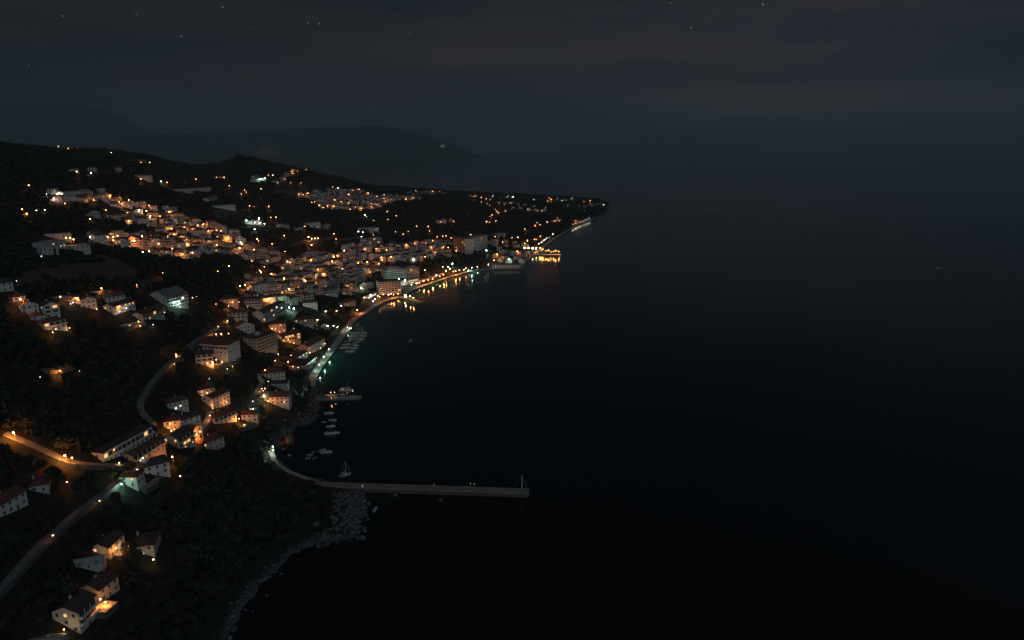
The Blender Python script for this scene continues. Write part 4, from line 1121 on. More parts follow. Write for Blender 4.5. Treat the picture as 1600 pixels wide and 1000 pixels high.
# ------------------------------------------------------------------ lamps (pixel of each light seen, kind); some on quay and promenade added to brighten them
LAMPS = """
15,223,w 20,223,W 53,226,w 67,226,W 91,227,O 106,225,O 121,232,O 174,238,W 214,236,W 206,253,w 220,253,O 234,255,O 120,269,O 131,270,w 142,270,W 220,279,O
45,290,O 252,284,W 261,284,O 288,281,W 306,279,O 316,275,W 72,303,W 92,302,W 90,306,O 84,310,W 101,316,O 146,312,O 172,305,O 187,307,O 186,314,O 201,312,O 190,317,O
233,321,O 35,328,O 42,335,O 70,328,W 57,329,w 165,327,O 199,331,O 218,329,W 229,331,O 265,331,O 235,336,O 250,338,O 234,341,O 214,340,W 141,343,O 201,344,O 125,349,w 265,345,W
288,338,O 303,340,O 318,350,O 251,358,O 258,358,O 268,358,O 238,361,O 288,354,O 309,353,O 272,365,O 279,366,O 168,370,O 177,370,O 184,370,O 196,370,O 177,375,O 222,370,O 236,369,O
103,372,O 110,374,O 115,375,O 141,371,W 210,377,B 229,379,W 248,382,O 262,372,O 289,375,B 293,381,O 304,378,O 309,378,O 269,387,O 268,391,O 233,393,O 223,394,W 285,396,O 301,396,O 64,398,c
338,276,O 350,278,O 358,290,O 382,296,O 377,302,O 385,299,O 408,296,O 407,280,C 414,279,C 419,273,O 426,274,W 445,279,O 434,285,O 454,285,O 470,285,O 457,271,O 457,267,O 465,266,O 478,265,O
390,322,O 397,322,o 420,323,O 423,340,O 431,340,O 385,345,C 405,343,C 398,348,W 406,348,W 413,350,Y 398,359,W 467,304,O 474,304,O 481,303,O 520,293,O 528,294,W 552,296,O 561,296,O 575,302,O 545,303,O
586,305,O 589,306,O 600,303,W 487,316,O 492,315,O 499,322,O 505,324,O 512,323,O 523,313,O 533,315,O 542,312,O 545,317,O 522,323,O 547,327,O 555,323,O 561,321,O 565,325,O 573,320,O 580,318,O 580,323,O 588,319,O
600,311,O 602,315,O 610,311,O 624,310,O 634,310,O 570,336,W 573,338,W 584,345,O 605,330,O 619,337,O 606,343,O 618,362,O 630,366,O 638,362,O 476,354,O 444,367,O 482,371,B 487,373,Y 492,371,B 497,372,Y 522,366,O 525,372,O
425,380,O 404,375,O 487,384,O 445,392,O 560,362,W 567,363,W 585,360,Y 583,366,O 565,370,W 616,379,W 588,390,O 604,391,O 570,390,O 538,393,O 321,348,O 326,361,O 338,360,O 345,360,O 340,370,O 356,372,B 339,383,O 376,379,W 378,382,O 375,389,O
649,298,W 658,299,W 676,299,B 686,299,O 695,299,W 645,309,O 735,305,O 743,306,O 740,308,O 747,307,O 752,309,B 760,311,O 762,304,W 770,306,W 752,316,O 761,317,O 766,312,O 780,316,O 788,319,O 797,318,O 794,306,C 802,308,W 765,322,O
774,327,O 776,331,O 779,334,O 790,330,O 766,338,O 769,336,O 760,347,B 765,347,O 775,346,O 798,342,O 811,323,W 825,327,O 840,329,O 846,330,O 852,324,W 834,312,W 858,309,O 862,312,B 856,315,O 878,313,W 870,309,W 893,310,W 922,314,B 922,318,O 943,320,W 913,315,Y
871,340,O 867,345,O 873,345,O 839,348,O 844,352,O 855,347,W 836,353,O 899,344,O 903,344,O 820,359,O 844,369,B 835,374,O 838,373,O 824,376,B 820,381,O 670,340,Y 689,346,O 709,346,O 651,354,O 669,355,O 671,360,O 683,369,O 692,370,O 697,368,O 705,372,O
735,366,B 741,368,O 749,367,O 754,367,O 774,370,O 800,371,O 809,371,W 785,378,O 767,375,W 693,385,O 700,387,O 713,393,O 808,393,B 760,392,C 648,379,O 665,379,O 676,375,O 674,386,O 635,383,O 664,402,O 681,393,O 646,405,W
820,388,H 826,388,H 832,389,H 838,389,H 844,390,B 848,391,B 857,393,B 865,394,O 846,392,O 853,393,O 861,394,O 868,394,B 873,394,B 842,381,W 846,378,W 850,375,W 854,372,W 859,370,W 864,366,W 895,351,W 900,349,W 906,347,W 911,345,W 916,343,W 921,341,W 780,401,O 772,407,B 782,402,O 777,398,O 795,406,C 763,413,W
402,375,O 397,391,O 418,400,O 393,407,O 406,422,O 408,426,B 413,415,O 340,423,O 358,418,O 449,410,O 453,410,O 424,429,O 442,434,B 398,442,O 405,442,O 375,447,O 383,446,B 473,400,O 486,406,O 486,437,B 476,437,O 493,431,O 505,427,O
467,449,O 478,448,O 452,453,O 439,461,O 420,466,B 337,474,O 363,471,O 357,477,B 373,470,O 387,478,O 442,476,C 452,479,C 459,482,C 355,500,B 341,511,O 338,523,B 346,524,B 331,523,O 357,521,O 382,529,Y 430,513,O 425,514,B 437,518,O
496,500,Y 509,487,W 526,486,O 512,510,W 527,510,W 521,508,W 459,534,B 450,528,O 459,512,W 508,537,W 501,545,W 564,451,C 579,461,W 569,466,O 590,461,B 583,471,W 558,483,B 533,477,W
519,407,O 522,401,O 527,400,O 497,421,O 509,432,O 520,422,O 535,419,O 560,411,O 548,405,O 561,432,w 574,411,O 578,424,O 596,403,O 592,413,O 602,392,O 597,407,O 611,402,O
664,421,B 692,417,O 700,417,W 707,413,C 708,423,O 623,435,C 633,439,C 643,444,W 651,443,W 599,460,O 622,459,O 632,462,O 615,462,O 737,419,C 732,422,W 746,417,W 655,441,O 682,429,W 725,421,W 697,424,O 703,420,B
34,470,B 94,463,B 159,453,B 213,443,O 214,446,o 254,425,O 120,463,O 119,468,O 110,474,W 114,474,W 187,481,O 187,487,W 198,483,W 151,483,O 87,514,Y 108,511,Y 82,518,O 26,440,w
203,510,Y 216,501,Y 219,509,O 239,506,W 257,487,W 272,471,C 280,471,C 301,466,Y 307,463,o 282,478,W 275,554,B 272,567,O 93,577,B 124,579,w 63,590,w 104,752,q 282,747,q
21,677,R 101,712,R 113,718,O 93,717,w 178,701,O 186,723,Y 214,732,Y 189,755,C 245,682,Y 282,634,W 234,704,W 223,714,W 219,719,w 269,714,B 266,663,O 272,668,O 267,671,B
302,680,B 307,679,B 313,676,O 330,682,O 337,680,W 324,616,O 332,615,B 354,628,O 331,631,O 332,637,Y 328,651,O 365,640,O 373,653,B 382,664,Y 395,627,W 395,637,C 392,640,w
411,610,W 412,616,C 409,607,O 414,608,O 419,626,B 444,629,o 414,577,B 430,564,W 435,554,O 419,595,W 472,606,C 468,607,W 465,633,w 454,554,O 450,565,B 457,571,B 466,575,W 484,550,B 494,558,W 489,563,w
333,568,B 338,564,O 347,566,Y 352,563,Y 357,562,Y 365,561,O 363,572,Y 355,575,W 324,568,O 327,591,w 427,704,C 427,709,W 420,704,W 414,720,w 566,763,v 678,760,v 735,761,v 741,761,v
662,442,B 669,440,O 676,437,B 687,433,O 693,431,B 712,425,B 718,423,O 728,420,O 499,573,C 506,561,C 493,584,W 514,549,C 607,461,W 611,460,O 593,464,O 586,468,W 517,615,O 523,616,W 543,617,w 551,613,W 641,466,O 646,468,O 634,467,W 543,515,w 546,515,W 549,516,w 83,838,q 155,781,q 240,876,Y 181,857,O 202,857,O 191,853,W 224,864,w 157,938,O 150,946,O 165,943,O 100,984,Y 157,868,Y 172,921,w
""".split()  # an extra bluish quay lamp is added to spread teal over the water
_k = 0
CFG = {'O': (E_O, (1, .29, .045), 400, .27), 'B': (E_O, (1, .29, .045), 1400, .36), 'o': (E_O, (1, .29, .045), 60, .16), 'W': (E_W, (1, .82, .58), 90, .22), 'w': (E_W, (1, .92, .8), 12, .12),
       'C': (E_C, (.50, 1, .70), 900, .36), 'Y': (E_Y, (1, .55, .13), 150, .24), 'H': (F_H, (1, .55, .22), 1500, .8), 'R': (E_O, (1, .29, .045), 3800, .38), 'v': (E_W, (1, .92, .8), 1.0, .07), 'q': (E_O, (1, .29, .045), 55, .25), 'c': (E_C, (.50, 1, .70), 60, .3)}
FARM_ = {'O': (F_O, .36), 'B': (F_O, .50), 'o': (F_O, .22), 'W': (F_W, .34), 'w': (F_W, .18), 'C': (F_C, .50), 'Y': (F_Y, .36), 'H': (F_H, .8), 'c': (F_C, .46), 'q': (F_O, .34)}
CN = {'O': 'orange', 'B': 'bright orange', 'o': 'faint orange', 'W': 'warm white', 'w': 'faint white', 'C': 'bluish white', 'Y': 'yellow', 'H': 'dazzling', 'v': 'faint white', 'q': 'orange', 'R': 'strong orange', 'c': 'small bluish white'}
LD = {}


def lamp_light(kind, big):
    if (kind, big) not in LD:
        m, c, p_, r = CFG[kind]
        l = bpy.data.lights.new('lamp_light', 'POINT'); l.color = c; l.energy = p_ * (3.2 if big and kind != 'H' else 1); l.shadow_soft_size = .3
        LD[kind, big] = l
    return LD[kind, big]


LMESH = {}
HEADSZ = {}


def lamp_parts(kind, h, near):
    key = (kind, h, near)
    if key not in LMESH:
        m, c, p_, r = CFG[kind]
        if not near: m, r = FARM_[kind]
        q = MB()
        q.tube((0, 0, -1), (0, 0, h), .09, .055, 6, 0)
        q.tube((0, 0, h), (.55, 0, h + .32), .05, .045, 5, 0)
        q.tube((.55, 0, h + .32), (.95, 0, h + .36), .10, .16, 6, 0)
        hd = MB(); hd.ball((.80, 0, h + .10), r, 0, 8, 6)
        cap = MB()
        if near:
            LMESH[key] = (q.mesh('pole', [METAL]), hd.mesh('lamp_head', [m]))
        else:
            q.add(hd.v, hd.f, 1)
            LMESH[key] = (q.mesh('street_lamp', [METAL, m]), None)
    return LMESH[key]


# named places used to say where a lamp stands
PLACES = [(x, y, n) for x, y, n in ROWPTS] + [
    (30, 224, 'left hill crest'), (106, 228, 'top of the big hill'), (195, 238, 'right shoulder of the big hill'), (215, 254, 'farm below the hill crest'), (290, 281, 'high white rows on the slope'),
    (345, 278, 'saddle house'), (410, 281, 'floodlit hilltop villa'), (385, 299, 'path below the saddle house'), (40, 331, 'dark slope at the picture edge'), (45, 290, 'wood under the hill'), (400, 347, 'floodlit green hall'), (490, 373, 'row of orange lamps on the slope'),
    (425, 340, 'path above the green hall'), (610, 337, 'wood below the headland village'), (628, 364, 'slope above the slab hotel'), (757, 310, 'bright road of the cape village'), (777, 331, 'bend of the cape road'), (765, 347, 'foot of the cape road'),
    (862, 312, 'orange lit cape house'), (922, 316, 'last house group of the cape'), (943, 320, 'very tip of the cape'), (871, 344, 'two storey house over the far promenade'), (842, 351, 'bank over the bright pier'), (853, 374, 'near stretch of the far promenade'),
    (908, 346, 'outer stretch of the far promenade'), (828, 388, 'root of the bright far pier'), (864, 394, 'outer half of the bright far pier'), (840, 372, 'square behind the bright far pier'), (745, 367, 'roof edge of the slab hotel'), (777, 404, 'street behind the boathouse row'),
    (765, 392, 'foot of the slab hotel'), (740, 419, 'marina end of the long promenade'), (700, 419, 'bank over the long promenade'), (664, 421, 'clearing above the long promenade'), (650, 443, 'hotel end of the long promenade'), (628, 436, 'teal lit terrace'),
    (600, 460, 'foot of the tall seafront hotel'), (640, 467, 'small hotel pier'), (575, 464, 'beach corner'), (525, 487, 'garden behind the beach'), (521, 509, 'quay corner by the beach'), (546, 515, 'head of the boat pontoon'), (450, 480, 'floodlit garden in the lower town'),
    (496, 500, 'rosy house by the shore'), (430, 515, 'house with the row of orange windows'), (455, 531, 'glowing orange terraces'), (459, 512, 'yard behind the glowing terraces'), (503, 543, 'quay before the pink house'), (455, 570, 'restaurant square'), (488, 557, 'pink quayside house'), (344, 523, 'roof terrace of the broad hotel'),
    (348, 505, 'road above the broad hotel'), (382, 529, 'balcony block yellow end'), (350, 567, 'glowing car park'), (414, 577, 'wide shore villa'), (412, 612, 'lane between the shore villas'), (430, 628, 'large shore villa foot'), (470, 607, 'footpath to the pebble shore'),  # the row of lamps below the broad hotel stands on a terrace
    (465, 633, 'hut above the pebble shore'), (395, 632, 'garden lane below the woods'), (378, 659, 'house on the lit lawn'), (328, 618, 'arched topmost lane house'), (350, 632, 'tall white gable'), (330, 645, 'upper end of the orange lane'), (307, 679, 'middle of the orange lane'), (333, 681, 'pink red hipped house'),
    (268, 668, 'arcade house'), (282, 634, 'pale green hipped house'), (245, 682, 'path above the terraces'), (225, 713, 'long red terrace'), (269, 714, 'end of the dark roofed house'), (180, 703, 'long white block'), (200, 727, 'end of the orange lane by the blocks'), (189, 755, 'green lit villa'),
    (282, 747, 'edge of the big wood'), (104, 752, 'wood below the orange road'), (105, 715, 'middle of the orange road'), (21, 677, 'upper end of the orange road'), (275, 560, 'orange glade at the road top'), (93, 580, 'lone glade on the wooded slope'), (210, 507, 'orange lit yard'),
    (276, 473, 'grey block on the wooded slope'), (304, 465, 'end of the grey block'), (235, 506, 'pillared porch house'), (190, 484, 'low house with bright front'), (159, 453, 'lone yard in the hamlet'), (110, 468, 'orange yard of the hamlet'), (90, 515, 'yellow lit terrace of the hamlet'),
    (34, 470, 'orange house at the picture edge'), (213, 444, 'field corner'), (254, 425, 'terraced field top'), (350, 420, 'dark slope above the lower town'), (108, 373, 'low grey building by the school'), (64, 398, 'lower school wing'), (141, 371, 'start of the long third row'), (26, 440, 'white gable at the picture edge'),
    (427, 706, 'landing in the rocky cove'), (414, 720, 'steps above the rocky cove'), (690, 760, 'deck of the long breakwater'), (566, 763, 'root of the long breakwater'), (530, 616, 'short broad pier'), (83, 838, 'lower bend of the grey road'), (155, 781, 'upper end of the grey road'), (240, 876, 'garden by the star roof'),
    (190, 856, 'yard of the orange gable'), (157, 942, 'orange terrace of the balconied house'), (100, 984, 'garden below the balconied house'), (157, 868, 'back of the grey outbuilding'), (224, 864, 'star roof house'), (172, 921, 'house behind the orange terrace'), (151, 483, 'white gable of the hamlet'), (63, 590, 'bushes below the lone glade'),
]
BA = np.array(BUILT)
raw = []
for s_ in LAMPS:
    x, y, k_ = s_.split(','); x, y = int(x), int(y)
    pl = min(PLACES, key=lambda q: (q[0] - x) ** 2 + (2 * (q[1] - y)) ** 2)[2]
    raw.append((x, y, k_, pl))
cnt = {}
for r_ in raw: cnt[(CN[r_[2]], r_[3])] = cnt.get((CN[r_[2]], r_[3]), 0) + 1
seen = {}
nl = 0
for (x, y, k_, pl) in sorted(raw):
    near0 = y > 440
    h = 5.0 if y > 440 else 6.5
    if k_ in 'wWY' : h = 3.4
    if k_ in 'wv': h = 2.2
    p_ = ground(x, y, h + .1)
    if p_ is None or p_[1] > 4500:
        continue
    # a lamp that would stand inside a house stands in front of it instead, on a taller pole
    tall_ = 1.0
    if y < 480:
        d_ = px_dir(x, y); hz_ = p_[2] + h
        for s_ in np.arange(0, 17, 1.5):
            qx, qy, qz = p_[0] - d_[0] * s_, p_[1] - d_[1] * s_, hz_ - d_[2] * s_
            if not len(BA) or (np.hypot(BA[:, 0] - qx, BA[:, 1] - qy) > BA[:, 2] * .5 + .6).all():
                g0 = max(float(hgt(qx, qy)), 0.0)
                if .6 < (qz - g0) / h < 2.2:
                    p_ = np.array([qx, qy, g0]); tall_ = (qz - g0) / h
                break
    D = math.hypot(p_[0], p_[1])
    if p_[2] <= 0.1: p_[2] = 1.9
    key = (CN[k_], pl); seen[key] = seen.get(key, 0) + 1
    lab = f"{CN[k_]} lamp at the {pl}" if cnt[key] == 1 else f"{CN[k_]} lamp, {ordw(seen[key])} from inland, {pl}"
    far = D > 760
    nm = 'street_lamp' if k_ in 'OBHqR' else 'garden_lamp'
    yaw = -math.pi / 2 + _rc.uniform(-.5, .5)
    mp_, mh = lamp_parts(k_, h, not far)
    # the pole stands so that the head hangs where the light is seen
    bx, by = p_[0] - .8 * math.cos(yaw), p_[1] - .8 * math.sin(yaw)
    if not far:
        o = empty(nm, (bx, by, p_[2]), yaw)
        link('pole', mp_, o); link('lamp_head', mh, o)
    else:
        o = link(nm, mp_, None, (bx, by, p_[2]), yaw)
    o.scale = (_rc.uniform(.8, 1.2) * tall_,) * 3 if tall_ != 1.0 else (_rc.uniform(.75, 1.25),) * 3
    tag(o, lab, 'street lamp' if nm == 'street_lamp' else 'lamp', 'orange street lamps' if nm == 'street_lamp' else 'white and yellow lamps')
    l = bpy.data.objects.new('lamp_light', lamp_light(k_, far)); col.objects.link(l); l.parent = o
    l.location = (.8, 0, h - CFG[k_][3] - .45)
    stamp(p_[0], p_[1], 3 if k_ not in 'w' else 1.6, sight_for(p_, 4, 34))
    nl += 1
print('LAMPS', nl)

# lights of the villages on the far shore, standing on the flanks of the far hills
from mathutils.bvhtree import BVHTree
HB = []
for nm in ('mountain', 'mountain.001', 'mountain.002'):
    me_ = bpy.data.objects[nm].data
    HB.append(BVHTree.FromPolygons([tuple(v.co) for v in me_.vertices], [tuple(p.vertices) for p in me_.polygons]))
FV = {'O': emit('shore_sodium_lamp', (1, .4, .1), 90), 'W': emit('shore_white_lamp', (1, .92, .8), 28), 'w': emit('shore_faint_lamp', (1, .95, .85), 40)}
k = 0
for (x, y, c) in [(331, 235, 'W'), (328, 240, 'w'), (377, 236, 'W'), (381, 236, 'w'), (401, 238, 'O'), (408, 239, 'O'), (412, 237, 'O'), (417, 237, 'O'), (429, 237, 'W'), (436, 228, 'W'), (467, 236, 'W'), (430, 242, 'w'), (582, 242, 'w'), (691, 229, 'W'), (695, 229, 'W'), (492, 220, 'w')]:
    d = Vector(px_dir(x, y)); hit = None
    for bv in HB:
        h_ = bv.ray_cast(Vector((0, 0, CH)), d)
        if h_[0] is not None and (hit is None or h_[3] < hit[1]): hit = (h_[0], h_[3])
    if hit is None: continue
    k += 1
    q = hit[0]
    s = MB(); s.tube((0, 0, -6), (0, 0, 6), .4, .3, 6, 0); s.ball((0, 0, 7.5), {'O': 2.0, 'W': 1.8, 'w': 1.3}[c], 1)
    o = s.build('far_lamp', [METAL, FV[c]], None, (q[0], q[1] - 3, q[2]))
    tag(o, f"tiny {CN[c]} light across the water, {ordw(k)} along the far shore from inland", 'lamp', 'village lights across the water')

# ------------------------------------------------------------------ boats
def hull(L, W, Hh, bow=.5):
    """hull along +x, waterline z=0"""
    q = MB(); n = 9
    st = []
    for i in range(n):
        t_ = i / (n - 1); x = -L / 2 + L * t_
        wd = W / 2 * (1 - max(0, (t_ - .45) / .55) ** 2.2) * (.86 + .14 * min(1, t_ * 4))
        wd = max(wd, .03)
        z1 = Hh * (.82 + bow * t_ * t_ * .6)
        st.append([(x, -wd, z1), (x, -wd * .78, .05), (x, 0, -.35), (x, wd * .78, .05), (x, wd, z1)])
    V = [p for s in st for p in s]
    F_ = []
    for i in range(n - 1):
        for k in range(4):
            F_.append((5 * i + k, 5 * i + k + 1, 5 * i + k + 6, 5 * i + k + 5))
    F_.append((0, 4, 3, 2, 1))
    q.add(V, F_, 0)
    dk = MB()
    for i in range(n - 1):
        a, b = st[i], st[i + 1]
        dk.add([(a[0][0], a[0][1] * .97, a[0][2] - .08), (b[0][0], b[0][1] * .97, b[0][2] - .08), (b[4][0], b[4][1] * .97, b[4][2] - .08), (a[4][0], a[4][1] * .97, a[4][2] - .08)], [(0, 1, 2, 3)], 0)
    return q, dk


def boat(px, py, L, hd, kind, label, group=None, dark=False):
    c = pxz(px, py, 0)
    nm = {'m': 'motor_boat', 's': 'sailing_boat', 'd': 'dinghy', 'x': 'excursion_boat'}[kind]
    root = empty(nm, (c[0], c[1], .05), R(hd))
    tag(root, label, {'m': 'motor boat', 's': 'sailing boat', 'd': 'dinghy', 'x': 'excursion boat'}[kind], group)
    W = L * (.34 if kind != 's' else .36); Hh = .55 + L * .055
    if kind == 'd': Hh = .5
    q, dk = hull(L, W, Hh)
    q.build('hull', NAVY if dark else GEL, root)
    dk.build('deck', TEAK if kind in 'sd' else GEL, root)
    zd = Hh * .9
    if kind == 'm':
        s = MB(); s.box(-L * .05, -W * .30, zd, L * .22, W * .30, zd + .65)
        s.add([(L * .22, -W * .30, zd), (L * .34, -W * .16, zd + .15), (L * .34, W * .16, zd + .15), (L * .22, W * .30, zd), (L * .22, -W * .30, zd + .65), (L * .22, W * .30, zd + .65)], [(0, 1, 4), (1, 2, 5, 4), (2, 3, 5)])
        s.build('cabin', GEL, root)
        s = MB(); s.add([(-L * .02, -W * .28, zd + .66), (L * .14, -W * .24, zd + .66), (L * .14, W * .24, zd + .66), (-L * .02, W * .28, zd + .66), (-L * .04, -W * .26, zd + 1.2), (L * .06, -W * .22, zd + 1.2), (L * .06, W * .22, zd + 1.2), (-L * .04, W * .26, zd + 1.2)],
                          [(0, 1, 5, 4), (1, 2, 6, 5), (2, 3, 7, 6)]); s.build('windscreen', GLASS, root)
        s = MB(); s.box(-L * .34, -W * .3, zd, -L * .22, W * .3, zd + .45); s.box(-L * .37, -W * .3, zd + .3, -L * .34, W * .3, zd + .75); s.build('seat', CANV, root)
        s = MB(); s.box(-L / 2 - .35, -.2, .1, -L / 2 + .03, .2, Hh + .5); s.build('outboard_motor', DARKRAIL, root)
    elif kind == 'd':
        for x in (-.2, .12):
            s = MB(); s.box(L * x - .14, -W * .42, Hh * .9, L * x + .14, W * .42, Hh * .9 + .06); s.build('bench', TEAK, root)
    elif kind == 's':
        s = MB(); s.box(-L * .18, -W * .26, zd, L * .18, W * .26, zd + .5); s.box(L * .18, -W * .18, zd, L * .26, W * .18, zd + .35); s.build('cabin', GEL, root)
        mh = L * 1.25; rg_ = 2.6 if L > 9 else 1.2
        s = MB(); s.tube((L * .1, 0, zd), (L * .1, 0, mh), .13 * rg_, .10 * rg_, 8); s.build('mast', GEL, root)
        s = MB(); s.tube((L * .1, 0, zd + 1.5), (-L * .34, 0, zd + 1.35), .10, .08, 6); s.build('boom', GEL, root)
        s = MB(); s.tube((L * .06, 0, zd + 1.72), (-L * .32, 0, zd + 1.55), .24, .15, 8); s.build('furled_sail', CANV, root)
        s = MB(); s.tube((L * .5, 0, Hh * 1.15), (L * .1, 0, mh - .2), .09, .05, 5); s.tube((-L * .49, 0, zd), (L * .1, 0, mh - .1), .035, .035, 4)
        for sg in (-1, 1): s.tube((L * .08, sg * W * .42, zd), (L * .1, 0, mh * .75), .03, .03, 4)
        s.build('rigging', GEL, root)
    else:
        s = MB(); s.box(-L * .36, -W * .36, zd, L * .22, W * .36, zd + 1.5); s.build('cabin', GEL, root)
        s = MB(); s.box(-L * .4, -W * .42, zd + 1.5, L * .28, W * .42, zd + 1.62); s.build('awning', CANV, root)
        for i in range(6):
            s = MB(); x = -L * .32 + L * .095 * i
            s.box(x - .5, -W * .36 - .04, zd + .6, x + .5, -W * .36 + .01, zd + 1.2, 0); s.build('window', LITW if i == 1 else GLASS, root)
        s = MB(); s.tube((L * .1, 0, zd + 2.1), (L * .1, 0, zd + 8), .12, .06, 6); s.build('mast', GEL, root)
    return root


boat(813, 771, 9.5, 2, 's', 'white sailing boat with a bare mast moored at the end of the long breakwater')
boat(539, 743, 7.5, 28, 's', 'small sailing boat lying alone between the breakwater and the moored group')
boat(514, 646.5, 7.0, 8, 'm', 'uppermost of the four motor boats moored off the pebble shore')
boat(520, 657.5, 6.2, -8, 'm', 'motor boat just under the uppermost of the four off the pebble shore')
boat(506, 660, 3.2, 5, 'd', 'small dinghy tied beside the second moored motor boat')
boat(517, 667, 6.5, 10, 'm', 'stout motor boat, third of the four moored off the pebble shore')
boat(519, 678, 10.5, 12, 'm', 'longest slim motor boat, lowest of the four moored off the pebble shore')
boat(510, 707.5, 8.0, 4, 'm', 'slim motor boat at the outer end of the cluster in the rocky cove')
boat(481.5, 716, 3.6, 30, 'd', 'white dinghy at the inner end of the cluster in the rocky cove')
boat(492, 716, 3.4, 60, 'd', 'bright dinghy lying across the cluster in the rocky cove')
boat(484, 711, 3.8, 12, 'd', 'grey dinghy behind the white one in the rocky cove cluster')
boat(490, 706.5, 3.2, 70, 'd', 'dinghy furthest from the breakwater in the rocky cove cluster')
boat(498, 705, 3.0, 80, 'd', 'little dinghy behind the slim motor boat in the rocky cove')
boat(505, 704.5, 4.6, 10, 'm', 'squat motor boat behind the slim one in the rocky cove')
boat(586.5, 797, 5.2, 75, 'm', 'white motor boat anchored off the boulders below the breakwater')
boat(689.5, 781, 3.6, 75, 'd', 'lone dinghy tied off under the middle of the breakwater')
boat(641.5, 533, 5.5, 60, 'm', 'lone motor boat anchored in the open bay off the quay')
boat(763, 431, 8.0, 85, 's', 'sailing boat anchored off the boathouse row')
boat(1464, 419, 14, 20, 'm', 'far white motor boat alone on the dark open sea')
boat(541, 610.5, 12, 3, 'x', 'excursion boat with lit cabin lying behind the short broad pier')
_rb = random.Random(5)
mb = [(537.5, 544), (541.5, 539), (545, 535), (548.5, 530.5), (552, 526), (555.5, 521.5), (547, 550), (551.5, 545), (555, 540.5), (558.5, 536), (562, 531), (565, 526), (567.5, 521)]
for i, (x, y) in enumerate(mb):
    side = 'shore side' if i < 6 else 'sea side'
    boat(x, y, _rb.uniform(7, 10.5), _rb.uniform(-8, 14) + (8 if i < 6 else 4), 's' if i in (3, 8, 11) else 'm', f"{'masted' if i in (3, 8, 11) else 'motor'} boat at the pontoon, {side}, {ordw((i if i < 6 else i - 6) + 1)} from the pontoon's near end", 'boats at the floating pontoon', i in (2, 9))
for i, (x, y) in enumerate([(505, 563), (501, 568.5), (497, 576), (494, 583)]):
    boat(x, y, 6.5, _rb.uniform(-5, 15), 'm', f"motor boat tied to the lit quay wall, {ordw(i + 1)} below the pontoon", 'boats along the quay wall', i % 2 == 1)
for i, (x, y) in enumerate([(697, 440), (703, 438.5), (709, 437), (715, 435.5), (721, 434), (727, 432.5), (733, 431), (739, 429.5)]):
    boat(x, y, 8.5, 75 + _rb.uniform(-8, 8), 's' if i in (2, 5) else 'm', f"{'masted' if i in (2, 5) else 'motor'} boat in the little marina, {ordw(i + 1)} from its hotel end", 'boats in the little marina', i == 3)
for i, (x, y) in enumerate([(500, 592), (556, 509)]):
    boat(x, y, 5, 20, 'd', ['dinghy drawn up near the restaurant quay end', 'dinghy floating off the head of the pontoon'][i])

# awnings on the piers
for i, (x, y, z0) in enumerate([(512, 621.5, 1.8), (523, 621.2, 1.8), (535, 620.8, 1.8)]):
    c = pxz(x, y, z0); o = empty('awning', c, .05); tag(o, f"white awning on the short broad pier, {ordw(i + 1)} from its shore end", 'awning', 'awnings on the broad pier')
    s = MB()
    for sx in (-2, 2):
        for sy in (-1.3, 1.3): s.tube((sx, sy, 0), (sx, sy, 2.2), .05, .05, 5)
    s.build('frame', METAL, o)
    s = MB(); s.add([(-2.4, -1.6, 2.2), (2.4, -1.6, 2.2), (2.4, 1.6, 2.2), (-2.4, 1.6, 2.2), (-2.4, 0, 2.9), (2.4, 0, 2.9)], [(0, 1, 5, 4), (2, 3, 4, 5), (0, 4, 3), (1, 2, 5)]); s.build('canopy', CANV, o)
for i, (x, y) in enumerate([(632, 465), (637, 466), (642, 467), (647, 468)]):
    c = pxz(x, y, 2.0); o = empty('awning', c, -.2); tag(o, f"lit awning on the small hotel pier, {ordw(i + 1)} from its shore end", 'awning', 'awnings on the small hotel pier')
    s = MB()
    for sx in (-1.6, 1.6):
        for sy in (-1.6, 1.6): s.tube((sx, sy, 0), (sx, sy, 2.2), .05, .05, 5)
    s.build('frame', METAL, o)
    s = MB(); s.add([(-2, -2, 2.2), (2, -2, 2.2), (2, 2, 2.2), (-2, 2, 2.2), (0, 0, 3)], [(0, 1, 4), (1, 2, 4), (2, 3, 4), (3, 0, 4)]); s.build('canopy', CANV, o)

# ------------------------------------------------------------------ boulders
def ico():
    import bmesh
    bm = bmesh.new(); bmesh.ops.create_icosphere(bm, subdivisions=2, radius=1)
    v = np.array([q.co[:] for q in bm.verts]); f = np.array([[q.index for q in g.verts] for g in bm.faces]); bm.free()
    return v, f


IV, IF = ico()


def rock_v(r, sd_):
    rg = np.random.default_rng(sd_)
    v = IV.copy()
    for _ in range(9):
        n = rg.normal(size=3); n /= np.linalg.norm(n); d = rg.uniform(.55, .9)
        ov = v @ n - d
        v -= np.where(ov > 0, ov, 0)[:, None] * n
    v *= np.array([rg.uniform(.8, 1.3), rg.uniform(.7, 1.1), rg.uniform(.5, .85)]) * r
    a = rg.uniform(0, 6.28); c, s = math.cos(a), math.sin(a)
    return v @ np.array([[c, -s, 0], [s, c, 0], [0, 0, 1]])


RKV = [rock_v(1, i) for i in range(12)]
VV, FF = [], []
rg = np.random.default_rng(3)
nb = 0


def heap(pxs, wdt, step, rmin, rmax, per, z0=0.0):
    global nb
    c = poly_line([pxz(x, y, 0) for x, y in pxs], step)
    for q in c:
        for _ in range(per):
            x, y = q[0] + rg.normal() * wdt * .5, q[1] + rg.normal() * wdt * .5
            z = float(hgt(x, y))
            if z < -2.2: continue
            r = rg.uniform(rmin, rmax) * rg.uniform(.5, 1)
            v = RKV[rg.integers(12)] * r
            VV.append(v + np.array([x, y, max(z, -.7) + r * .2 + z0])); FF.append(IF + nb); nb += len(IV)


